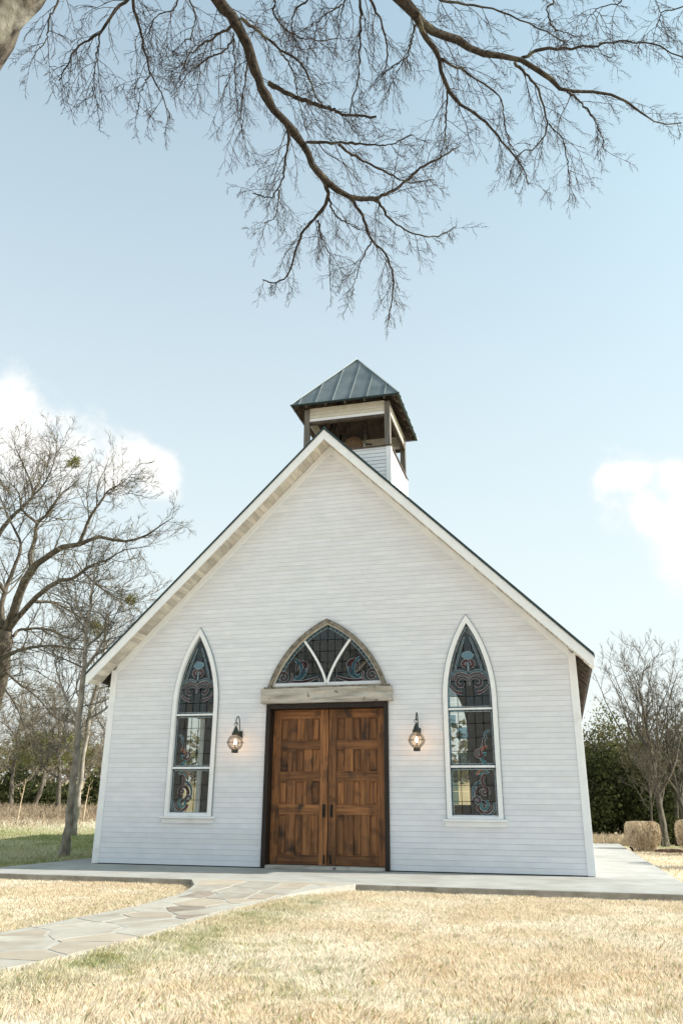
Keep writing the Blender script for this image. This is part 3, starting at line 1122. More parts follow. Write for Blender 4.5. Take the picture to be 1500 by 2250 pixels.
# --- door frame and doors
df = empty('door_frame', (0, 0, 0), chapel)
for sx in (-1, 1):
    a, b = sorted((sx * 1.015, sx * .945))
    bevel(MB().box((a, -.045, .002), (b, .19, 2.462)).build('jamb', 'door_frame_wood', df), .004)
bevel(MB().box((-.944, -.044, 2.385), (.944, .19, 2.461)).build('head', 'door_frame_wood', df), .004)
MB().box((-.944, -.03, .001), (.944, .20, .045)).build('threshold', 'hewn_wood', df)
Z_ROWS = [(.19, .775), (.925, 1.275), (1.42, 1.755), (1.895, 2.245)]
DZ0, DZ1 = .052, 2.382
YD = .145                            # face of the doors
for sx in (-1, 1):
    d = empty('door', (sx * .47, YD, DZ0), chapel)
    d['label'] = 'panelled brown wooden door leaf, ' + ('left' if sx < 0 else 'right') + ' of the pair'
    X0 = -.940 if sx < 0 else .006
    wd = .934
    st = wd / 7.0
    MB().box((X0 + .01, YD + .022, DZ0 + .01), (X0 + wd - .01, YD + .05, DZ1 - .01)).build('backing', 'door_frame_wood', d)
    for k in (0, 6):
        bevel(MB().box((X0 + st * k + .0006, YD, DZ0), (X0 + st * (k + 1) - .0006, YD + .045, DZ1)).build('stile', 'door_wood', d), .003)
    zr = [DZ0] + [z for r in Z_ROWS for z in r] + [DZ1]
    for a, b in zip(zr[0::2], zr[1::2]):
        bevel(MB().box((X0 + st, YD + .001, a + .0006), (X0 + 6 * st, YD + .044, b - .0006)).build('rail', 'door_rail_wood', d), .003)
    for (a, b) in Z_ROWS:
        for k in (2, 4):
            bevel(MB().box((X0 + st * k, YD + .002, a), (X0 + st * (k + 1), YD + .043, b)).build('muntin', 'door_wood', d), .003)
        for k in (1, 3, 5):
            u0, u1 = X0 + st * k + .001, X0 + st * (k + 1) - .001
            e = .018
            v = [(u0, YD + .021, a + .001), (u1, YD + .021, a + .001), (u1, YD + .021, b - .001), (u0, YD + .021, b - .001),
                 (u0 + e, YD + .021, a + e), (u1 - e, YD + .021, a + e), (u1 - e, YD + .021, b - e), (u0 + e, YD + .021, b - e),
                 (u0 + e + .008, YD + .009, a + e + .008), (u1 - e - .008, YD + .009, a + e + .008), (u1 - e - .008, YD + .009, b - e - .008), (u0 + e + .008, YD + .009, b - e - .008)]
            f = []
            for r in (0, 4):
                f += [(r + i, r + (i + 1) % 4, r + 4 + (i + 1) % 4, r + 4 + i) for i in range(4)]
            f += [(8, 9, 10, 11)]
            mesh('panel', v, f, 'door_wood', d)
    hx = sx * .062
    h = empty('handle', (hx, YD, .84), d)
    bevel(MB().box((hx - .021, YD - .008, .735), (hx + .021, YD - .0005, .93)).build('plate', 'iron', h), .003)
    MB().tube([(hx, YD - .006, .765), (hx, YD - .045, .785), (hx, YD - .055, .84), (hx, YD - .045, .89), (hx, YD - .006, .905)], .009, 8).build('grip', 'iron', h)
    MB().box((sx * .05 - .012, YD - .012, .075), (sx * .05 + .012, YD - .0005, .19)).tube([(sx * .05, YD - .014, .07), (sx * .05, YD - .014, .2)], .006, 6).build('foot_bolt', 'iron', d)

# --- side and rear windows, seen through the front glass
for sx in (-1, 1):
    for k in range(3):
        y0, y1 = 2.9 + k * 3.0, 3.9 + k * 3.0
        w = empty('side_window', (sx * HW, (y0 + y1) / 2, .8), chapel)
        xw = sx * (HW - .05)
        fr = MB()
        for (a, b) in (((y0, .71), (y1, .77)), ((y0, 2.67), (y1, 2.73)), ((y0, .77), (y0 + .06, 2.67)), ((y1 - .06, .77), (y1, 2.67)), ((y0 + .06, 1.62), (y1 - .06, 1.66))):
            xa, xb = sorted((sx * (HW - .1), sx * (HW + .03)))
            fr.box((xa, a[0], a[1]), (xb, b[0], b[1]))
        fr.build('frame', 'white_trim', w)
        for zz in ((.77, 1.62), (1.66, 2.67)):
            for j in range(2):
                ya = y0 + .06 + j * (y1 - y0 - .12) / 2
                yb = ya + (y1 - y0 - .12) / 2 - .008
                mesh('pane', [(xw, ya, zz[0]), (xw, yb, zz[0]), (xw, yb, zz[1]), (xw, ya, zz[1])], [(0, 1, 2, 3)], 'clear_pane', w)
rw = empty('rear_window', (-.1, LEN, .9), chapel)
RW = dict(hw=1.25, z0=.9, zs=2.9, R_=2.6)
v, f = ring_frame(arch(**RW), arch(**RW, off=.09), -.1, LEN - .1, LEN + .04)
mesh('frame', v, f, 'white_trim', rw)
rh = arch(**RW, off=.09)
cols = list(np.linspace(-1.16, 1.16, 8))
rws_ = list(np.linspace(.99, 4.9, 12))
for ci in range(7):
    for ri in range(11):
        q = clip_convex([(cols[ci] + .008, rws_[ri] + .008), (cols[ci + 1] - .008, rws_[ri] + .008), (cols[ci + 1] - .008, rws_[ri + 1] - .008), (cols[ci] + .008, rws_[ri + 1] - .008)], rh)
        if len(q) > 2 and area(q) > .002:
            m = random.choices(['clear_pane', 'sky_pane', 'teal_pane', 'red_pane', 'orange_pane'], [.62, .38, 0, 0, 0])[0]
            mesh('pane', [(u - .1, LEN - .03, z) for u, z in q], [tuple(range(len(q)))], m, rw)

# --- belfry
BX, BY, BL, BZ = .888, 1.153, 1.784, 7.482
EH, EZ, EA = 1.107, 8.509, 10.072
bel = empty('belfry', (0, BY + BL / 2, RZA - .9), chapel)
bel['label'] = 'open belfry with white base, dark posts and grey metal pyramid roof'
BC = BY + BL / 2
zb0 = RZA - BX - .06


def bel_wall(org, ud, nd, half):
    q = rows(zb0, BZ, lambda z: (-half, half), [], STEP)
    org, ud, nd = np.array(org, float), np.array(ud, float), np.array(nd, float)
    Z = np.array([0, 0, 1.])
    for c in q:
        (u0, a), (u1, _), (_, b), _ = c
        vv = [org + u * ud + z * Z + k * nd for u, z, k in ((u0, a + .005, -.03), (u1, a + .005, -.03), (u1, b, -.03), (u0, b, -.03), (u0, a + .005, .008), (u1, a + .005, .008), (u1, b, -.003), (u0, b, -.003))]
        fs = [(0, 3, 2, 1), (4, 5, 6, 7), (0, 1, 5, 4), (1, 2, 6, 5), (2, 3, 7, 6), (3, 0, 4, 7)]
        if np.dot(np.cross(ud, Z), nd) < 0:
            fs = [tuple(reversed(t)) for t in fs]
        mesh('plank', vv, fs, 'white_paint', bel)


bel_wall((0, BY, 0), (1, 0, 0), (0, -1, 0), BX - .012)
bel_wall((0, BY + BL, 0), (1, 0, 0), (0, 1, 0), BX - .012)
bel_wall((BX, BC, 0), (0, 1, 0), (1, 0, 0), BL / 2 - .012)
bel_wall((-BX, BC, 0), (0, 1, 0), (-1, 0, 0), BL / 2 - .012)
for sx in (-1, 1):
    for sy in (-1, 1):
        x, y = sx * BX, BC + sy * BL / 2
        c = MB()
        xa, xb = sorted((x + sx * .014, x - sx * .085))
        ya, yb = sorted((y + sy * .014, y - sy * .02))
        c.box((xa, ya, zb0), (xb, yb, BZ - .001))
        xa, xb = sorted((x + sx * .013, x - sx * .02))
        ya, yb = sorted((y - sy * .021, y - sy * .09))
        c.box((xa, ya, zb0), (xb, yb, BZ - .001))
        c.build('corner_board', 'white_trim', bel)
        xa, xb = sorted((x - sx * .004, x - sx * .114))
        ya, yb = sorted((y - sy * .004, y - sy * .114))
        bevel(MB().box((xa, ya, BZ + .026), (xb, yb, EZ - .03)).build('post', 'post_wood', bel), .005)
cap = MB()
cap.box((-BX - .03, BY - .03, BZ), (BX + .03, BY + .12, BZ + .025)).box((-BX - .03, BY + BL - .12, BZ), (BX + .03, BY + BL + .03, BZ + .025))
cap.box((-BX - .03, BY + .121, BZ), (-BX + .12, BY + BL - .121, BZ + .025)).box((BX - .12, BY + .121, BZ), (BX + .03, BY + BL - .121, BZ + .025))
cap.build('sill_cap', 'dark_beam', bel)
MB().box((-BX + .03, BY + .03, BZ - .12), (BX - .03, BY + BL - .03, BZ - .06)).build('bell_deck', 'brown_board', bel)
# frieze boards between the posts, dark beam under them
FZ0 = 8.20
for (org, ud, nd, hf) in (((0, BY + .035), (1, 0), (0, -1), BX - .115), ((0, BY + BL - .035), (1, 0), (0, 1), BX - .115), ((BX - .035, BC), (0, 1), (1, 0), BL / 2 - .115), ((-BX + .035, BC), (0, 1), (-1, 0), BL / 2 - .115)):
    for k in range(4):
        a, b = FZ0 + k * .078, FZ0 + (k + 1) * .078 - .004
        p = [(org[0] + ud[0] * u + nd[0] * w_, org[1] + ud[1] * u + nd[1] * w_, z) for u, w_, z in
             ((-hf, -.02, a), (hf, -.02, a), (hf, -.02, b), (-hf, -.02, b), (-hf, .012, a), (hf, .012, a), (hf, .004, b), (-hf, .004, b))]
        mesh('plank', p, [(0, 3, 2, 1), (4, 5, 6, 7), (0, 1, 5, 4), (1, 2, 6, 5), (2, 3, 7, 6), (3, 0, 4, 7)], 'cream_board' if k else 'white_trim', bel)
    p0 = (org[0] - ud[0] * hf, org[1] - ud[1] * hf, FZ0 - .03)
    p1 = (org[0] + ud[0] * hf, org[1] + ud[1] * hf, FZ0 - .03)
    MB().bar(p0, p1, .07, .055).build('beam', 'dark_beam', bel)
# pyramid roof
RISE = EA - EZ
SL = math.hypot(EH, RISE)
for k in range(4):
    ca, sa = [(1, 0), (0, 1), (-1, 0), (0, -1)][k]

    def P3(u, s_, h):
        """u along the eave, s_ up the slope, h off the surface, for side k (outward direction rotates)."""
        out_ = EH * (1 - s_ / SL) + h * RISE / SL
        z = EZ + RISE * s_ / SL + h * EH / SL
        x, y = ca * u + sa * out_, sa * u - ca * out_
        return (x, BC + y, z)
    cuts = [-EH] + [-.93 + .35 * j for j in range(6)] + [EH]
    tri = [(-EH, 0), (EH, 0), (0, SL)]
    for a, b in zip(cuts[:-1], cuts[1:]):
        q = clip_poly(clip_poly(tri, a, 0, 1, 0), b, 0, -1, 0)
        if len(q) < 3:
            continue
        n = len(q)
        v = [P3(u, s_, 0) for u, s_ in q] + [P3(u, s_, -.012) for u, s_ in q]
        mesh('roof_panel', v, [tuple(range(n)), tuple(range(2 * n - 1, n - 1, -1))] + [(i, n + i, n + (i + 1) % n, (i + 1) % n) for i in range(n)], 'roof_metal', bel)
    for u in cuts[1:-1]:
        top = SL * (1 - abs(u) / EH) - .02
        ring = [P3(u - .008, -.012, 0), P3(u + .008, -.012, 0), P3(u + .006, -.012, .02), P3(u - .006, -.012, .02)]
        rin2 = [P3(u - .008, top, 0), P3(u + .008, top, 0), P3(u + .006, top, .02), P3(u - .006, top, .02)]
        MB().add(ring + rin2, [(3, 2, 1, 0), (4, 5, 6, 7), (0, 1, 5, 4), (1, 2, 6, 5), (2, 3, 7, 6), (3, 0, 4, 7)]).build('seam', 'roof_metal', bel)
    MB().bar(P3(-EH, 0, .006), P3(0, SL - .01, .006), .05, .014, (0, 0, 1)).build('hip_cap', 'roof_metal', bel)
    # boarded underside and drip edge
    n = 9
    for j in range(n):
        s0, s1 = SL * j / n + .004, SL * (j + 1) / n - .001
        q = [(-EH * (1 - s0 / SL), s0), (EH * (1 - s0 / SL), s0), (EH * (1 - s1 / SL), s1), (-EH * (1 - s1 / SL), s1)]
        v = [P3(u, s_, -.018) for u, s_ in q] + [P3(u, s_, -.034) for u, s_ in q]
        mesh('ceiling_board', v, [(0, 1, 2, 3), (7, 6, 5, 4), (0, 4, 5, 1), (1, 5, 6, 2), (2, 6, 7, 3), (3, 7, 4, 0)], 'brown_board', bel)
    MB().prism([P3(-EH - .004, -.01, .004), P3(EH + .004, -.01, .004), P3(EH - .01, -.01, -.04), P3(-EH + .01, -.01, -.04)], tuple(np.array(P3(0, .006, 0)) - np.array(P3(0, 0, 0)))).build('drip_edge', 'roof_edge', bel)
    for u in (-.80, -.4, 0, .4, .80):
        top = SL * (1 - abs(u) / EH) - .12
        MB().bar(P3(u, .02, -.072), P3(u, max(.3, top), -.072), .04, .07, np.array(P3(0, 0, 1)) - np.array(P3(0, 0, 0))).build('rafter', 'dark_beam', bel)
    MB().bar(P3(-EH + .06, .05, -.075), P3(-.02, SL - .1, -.075), .05, .07).build('hip_rafter', 'dark_beam', bel)

# ------------------------------------------------------------------ bell
bc = np.array([-.05, 2.0, 7.95])
FOOT = BZ - .06 - bc[2]
bell = empty('bell', (bc[0], bc[1], BZ - .06))
tag(bell, 'bronze bell on its stand in the open belfry under the metal roof', 'bell')
prof = [(.245, -.20), (.235, -.17), (.205, -.08), (.19, .02), (.18, .10), (.155, .16), (.10, .20), (.04, .215), (.03, .26), (.0, .262)]
MB().lathe(prof, bc, 28).build('bell_body', 'bronze', bell, True)
MB().tube([bc + (-.30, 0, .265), bc + (.30, 0, .265)], .024, 8).build('yoke', 'iron', bell)
for sx in (-1, 1):
    x = sx * .235 if sx > 0 else -.29
    st_ = MB().tube([bc + (x, -.02, .36 if sx > 0 else .29), bc + (x, -.04, .1), bc + (x, -.13, FOOT)], [.026, .022, .022], 8)
    st_.tube([bc + (x, .0, .28), bc + (x, .15, FOOT)], .020, 8)
    st_.build('stand_leg', 'steel' if sx > 0 else 'iron', bell, True)
MB().tube([bc + (.235, -.03, .02), bc + (.40, -.06, -.02)], .018, 6).build('lever', 'iron', bell)
wh = [bc + (-.345, .27 * math.cos(t), .24 + .27 * math.sin(t)) for t in np.linspace(0, 2 * math.pi, 25)]
MB().tube(wh, .012, 6).build('wheel', 'iron', bell)

# ------------------------------------------------------------------ wall lanterns
def lantern(x, z, label):
    """Onion lantern: plate at (x, z) on the wall, globe hung in front of it from a hooked arm."""
    y0 = -.018
    root = empty('wall_lantern', (x, y0, z))
    tag(root, label, 'lantern', 'lanterns beside the doors')
    gy = y0 - .215
    gz = z - .135
    bevel(MB().box((x - .035, y0 - .022, z - .06), (x + .035, y0, z + .06)).build('wall_plate', 'verdigris_iron', root), .004)
    pts = [(x, y0 - .02, z + .01), (x, y0 - .05, z + .05), (x, y0 - .065, z + .16), (x, y0 - .085, z + .245), (x, y0 - .13, z + .285), (x, gy + .035, z + .27), (x, gy - .005, z + .22),
           (x, gy - .005, z + .175), (x, gy + .02, z + .155), (x, gy + .035, z + .175)]
    P = np.array(pts)
    t = np.linspace(0, len(P) - 1, 34)
    P = np.stack([np.interp(t, range(len(P)), P[:, i]) for i in range(3)], 1)
    MB().tube(P, .0085, 7).build('arm', 'verdigris_iron', root, True)
    rg = [(x + .028 * math.cos(a), gy, gz + .285 + .028 * math.sin(a)) for a in np.linspace(0, 2 * math.pi, 17)]
    MB().tube(rg, .0055, 6).build('ring', 'verdigris_iron', root)
    MB().lathe([(.062, .115), (.062, .145), (.05, .16), (.022, .235), (.008, .255)], (x, gy, gz), 16).build('cap', 'verdigris_iron', root)
    MB().tube([(x, gy + .055, gz + .13), (x, y0 - .02, z - .02)], .012, 6).build('brace', 'verdigris_iron', root)
    n = 12
    gp = [(.125 * math.sin(a) + .0015, -.118 * math.cos(a)) for a in np.linspace(R(24), R(156), n)]
    s_ = MB()
    s_.lathe(gp, (x, gy, gz), 24)
    s_.f = s_.f[:-2]
    s_.build('globe', 'globe_glass', root, True)
    cg = MB()
    cg.tube([(x + .135 * math.cos(a), gy + .135 * math.sin(a), gz) for a in np.linspace(0, 2 * math.pi, 33)], .004, 5)
    for k in range(4):
        a = R(45 + 90 * k)
        cg.tube([(x + .131 * math.sin(b) * math.cos(a), gy + .131 * math.sin(b) * math.sin(a), gz - .124 * math.cos(b)) for b in np.linspace(R(25), R(155), 15)], .0035, 5)
    cg.build('cage', 'verdigris_iron', root)
    MB().lathe([(.05, -.16), (.053, -.155), (.053, -.11), (.04, -.10)], (x, gy, gz), 16).build('base', 'verdigris_iron', root)
    MB().tube([(x, gy, gz - .10), (x, gy, gz - .03)], .011, 8).build('lamp_holder', 'verdigris_iron', root)
    MB().lathe([(.006, -.032), (.018, -.012), (.021, .006), (.014, .03), (.003, .052)], (x, gy, gz), 12).build('bulb', 'lamp_glow', root, True)
    ld = bpy.data.lights.new('lantern_light', 'POINT')
    ld.energy = .8
    ld.color = (1, .6, .32)
    ld.shadow_soft_size = .03
    lo = bpy.data.objects.new('lantern_light', ld)
    lo.location = (x, gy - .03, gz)
    COL.objects.link(lo)
    adopt(lo, root)


lantern(LX1 := -1.452, 1.985, 'lit glass globe lantern on the wall left of the wooden doors')
lantern(1.492, 1.985, 'lit glass globe lantern on the wall right of the wooden doors')

# small white dish on the left side wall
dd = empty('wall_dish', (-HW - .02, .55, 2.72))
tag(dd, 'small white round dish fixed to the chapel side under the left eave', 'dish')
c = np.array([-HW - .22, .42, 2.74])
b_ = MB()
nrm = np.array([-.35, -.9, .12])
nrm /= np.linalg.norm(nrm)
a1 = np.cross(nrm, (0, 0, 1))
a1 /= np.linalg.norm(a1)
a2 = np.cross(a1, nrm)
vv, ff = [c - nrm * .025], []
for k, (r, o_) in enumerate(((.05, -.018), (.085, 0))):
    for j in range(16):
        t = 2 * math.pi * j / 16
        vv.append(c + nrm * o_ + a1 * r * math.cos(t) + a2 * r * 1.2 * math.sin(t))
ff += [(0, 1 + j, 1 + (j + 1) % 16) for j in range(16)] + [(1 + j, 17 + j, 17 + (j + 1) % 16, 1 + (j + 1) % 16) for j in range(16)]
o = mesh('reflector', vv, ff, 'plastic_white', dd, True)
sm = o.modifiers.new('thick', 'SOLIDIFY')
sm.thickness = .006
MB().tube([c - nrm * .02, (-HW - .05, .52, 2.70), (-HW - .012, .55, 2.70)], .012, 6).build('bracket', 'plastic_white', dd)

# ------------------------------------------------------------------ branching plants
def unit(a):
    return a / (np.linalg.norm(a, axis=-1, keepdims=True) + 1e-9)


def strands(start, dirs, length, r0, nseg, wander, pull, rng, r1=.35):
    """Many wandering shoots at once -> points (M, nseg+1, 3), radii (M, nseg+1)."""
    M = len(start)
    P = np.zeros((M, nseg + 1, 3))
    P[:, 0] = start
    d = unit(dirs)
    stp = (length / nseg)[:, None]
    for i in range(nseg):
        d = unit(d + rng.normal(0, wander, (M, 3)) + np.asarray(pull) * (1 / nseg))
        P[:, i + 1] = P[:, i] + d * stp
    Rr = r0[:, None] * np.linspace(1, r1, nseg + 1)[None, :]
    return P, Rr


def sprout(P, Rr, length, per, t0, t1, ang, ratio, rng, rmul=.6, rmin=.002, flat=None, taper=.55, rmax=.016):
    """Starts of side shoots on the given shoots."""
    M, n1, _ = P.shape
    idx = np.repeat(np.arange(M), per)
    K = len(idx)
    t = t0 + (t1 - t0) * ((np.tile(np.arange(per), M) + rng.random(K)) / per)
    f = t * (n1 - 1)
    i = np.clip(f.astype(int), 0, n1 - 2)
    w = (f - i)[:, None]
    st = P[idx, i] * (1 - w) + P[idx, i + 1] * w
    tg = unit(P[idx, i + 1] - P[idx, i])
    rnd = rng.normal(0, 1, (K, 3))
    if flat is not None:
        rnd = rnd * np.asarray(flat)
    side = unit(rnd - (rnd * tg).sum(1, keepdims=True) * tg)
    a = np.radians(ang + rng.normal(0, 10, K))[:, None]
    d = tg * np.cos(a) + side * np.sin(a)
    ln = length[idx] * ratio * (1 - taper * t) * rng.uniform(.55, 1.25, K)
    rr = np.maximum((Rr[idx, i] * (1 - w[:, 0]) + Rr[idx, i + 1] * w[:, 0]) * rmul, rmin)
    rr = np.minimum(rr, np.maximum(ln * rmax, rmin))
    return st, d, ln, rr


def ribbons(P, Rr):
    """The finest far twigs: one narrow face per segment, turned at random."""
    M, n1, _ = P.shape
    tg = unit(np.gradient(P, axis=1))
    ref = unit(RNG.normal(0, 1, (M, 1, 3)))
    a = unit(np.cross(tg, np.broadcast_to(ref, tg.shape))) * Rr[:, :, None]
    V = np.stack([P - a, P + a], 2)
    base = (np.arange(M) * n1 * 2)[:, None] + (np.arange(n1 - 1) * 2)[None, :]
    F = np.stack([base, base + 1, base + 3, base + 2], -1).reshape(-1, 4)
    return V.reshape(-1, 3), F


def tubes(P, Rr, k):
    """Vertices and quads of tubes round all shoots."""
    M, n1, _ = P.shape
    if k == 2:
        return ribbons(P, Rr)
    tg = unit(np.gradient(P, axis=1))
    ref = np.where(np.abs(tg[:, :1, 2:3]) < .8, np.array([0, 0, 1.]), np.array([1., 0, 0]))
    ref = np.broadcast_to(ref, tg.shape)
    a = unit(np.cross(tg, ref))
    b = np.cross(tg, a)
    t = 2 * np.pi * np.arange(k) / k
    V = P[:, :, None, :] + Rr[:, :, None, None] * (np.cos(t)[None, None, :, None] * a[:, :, None, :] + np.sin(t)[None, None, :, None] * b[:, :, None, :])
    base = (np.arange(M) * n1 * k)[:, None, None] + (np.arange(n1 - 1) * k)[None, :, None]
    j = np.arange(k)[None, None, :]
    j2 = (np.arange(k)[None, None, :] + 1) % k
    F = np.stack([base + j, base + j2, base + k + j2, base + k + j], -1).reshape(-1, 4)
    return V.reshape(-1, 3), F


def joined(parts):
    vs, fs, o = [], [], 0
    for v, f in parts:
        vs.append(v)
        fs.append(f + o)
        o += len(v)
    return np.concatenate(vs), np.concatenate(fs)


def resample(pts, rad, n, wob=0, rng=RNG):
    """Smooth a traced limb: Catmull-Rom through the points, n+1 samples."""
    pts = np.array(pts, float)
    rad = np.interp(np.linspace(0, 1, len(pts)), np.linspace(0, 1, len(rad)), rad)
    q = np.concatenate([[2 * pts[0] - pts[1]], pts, [2 * pts[-1] - pts[-2]]])
    t = np.linspace(0, len(pts) - 1.0001, n + 1)
    i = t.astype(int)
    u = (t - i)[:, None]
    p0, p1, p2, p3 = q[i], q[i + 1], q[i + 2], q[i + 3]
    c = .5 * (2 * p1 + (p2 - p0) * u + (2 * p0 - 5 * p1 + 4 * p2 - p3) * u * u + (3 * p1 - p0 - 3 * p2 + p3) * u ** 3)
    if wob:
        c[1:-1] += rng.normal(0, wob, (n - 1, 3))
    return c, np.interp(t, range(len(pts)), rad)


def rough_tube(P, Rr, k, rng, amt=.12):
    """One limb with a knobbly, fissured surface."""
    v, f = tubes(P[None], Rr[None], k)
    c = np.repeat(P, k, axis=0)
    n = v - c
    ridge = np.repeat(rng.normal(0, amt * .6, k)[None, :], len(P), 0).ravel() + rng.normal(0, amt, len(v))
    return c + n * (1 + ridge)[:, None], f


# ------------------------------------------------------------------ the tree that overhangs the view
big = empty('overhanging_tree', (-3.3, -8.1, GZ))
tag(big, 'bare lichened tree whose limbs and fine twigs hang across the top', 'tree')
J = sight(330, -330, 6.5)
r_ = np.random.default_rng(21)
corner = sight(10, 30, 6.1)
tr_pts = [(-3.3, -8.1, GZ - .1), (-3.22, -8.15, .6), (-3.05, -8.25, 1.9), (-2.65, -8.4, 3.2), (-1.35, -8.75, 4.85), corner, sight(150, -130, 6.15), J]
P, Rr = resample(tr_pts, [.46, .36, .31, .27, .20, .165, .15, .13], 70, .006, r_)
v1, f1 = rough_tube(P, Rr, 18, r_, .055)
P2, R2 = resample([(-2.65, -8.4, 3.2), (-3.2, -8.0, 4.6), (-4.2, -7.2, 6.4), (-5.2, -6.8, 8.8), (-5.6, -6.6, 11)], [.22, .19, .15, .1, .04], 24, .01, r_)
v2, f2 = rough_tube(P2, R2, 12, r_, .06)
P3_, R3 = resample([J, sight(420, -520, 6.9), sight(500, -900, 7.6), sight(520, -1300, 8.2)], [.13, .10, .07, .03], 20, .01, r_)
v3, f3 = rough_tube(P3_, R3, 10, r_, .06)
v, f = joined([(v1, f1), (v2, f2), (v3, f3)])
fast_mesh('trunk', v, f, 'bark', big, origin=(-3.3, -8.1, GZ), smooth=True)


def traced(lst, d0, d1, w0, w1, head=None):
    """Limb along the sighted points, depth from d0 to d1 and thickness from w0 to w1 (photo pixels at that depth)."""
    n = len(lst)
    pts = [sight(x, y, d0 + (d1 - d0) * i / (n - 1)) for i, (x, y) in enumerate(lst)]
    rad = [.80 * (w1 + (w0 - w1) * (1 - i / (n - 1)) ** 1.35) / 2 * (d0 + (d1 - d0) * i / (n - 1)) / FPX for i in range(n)]
    if head is not None:
        pts = list(head[0]) + pts
        rad = list(head[1]) + rad
    return pts, rad


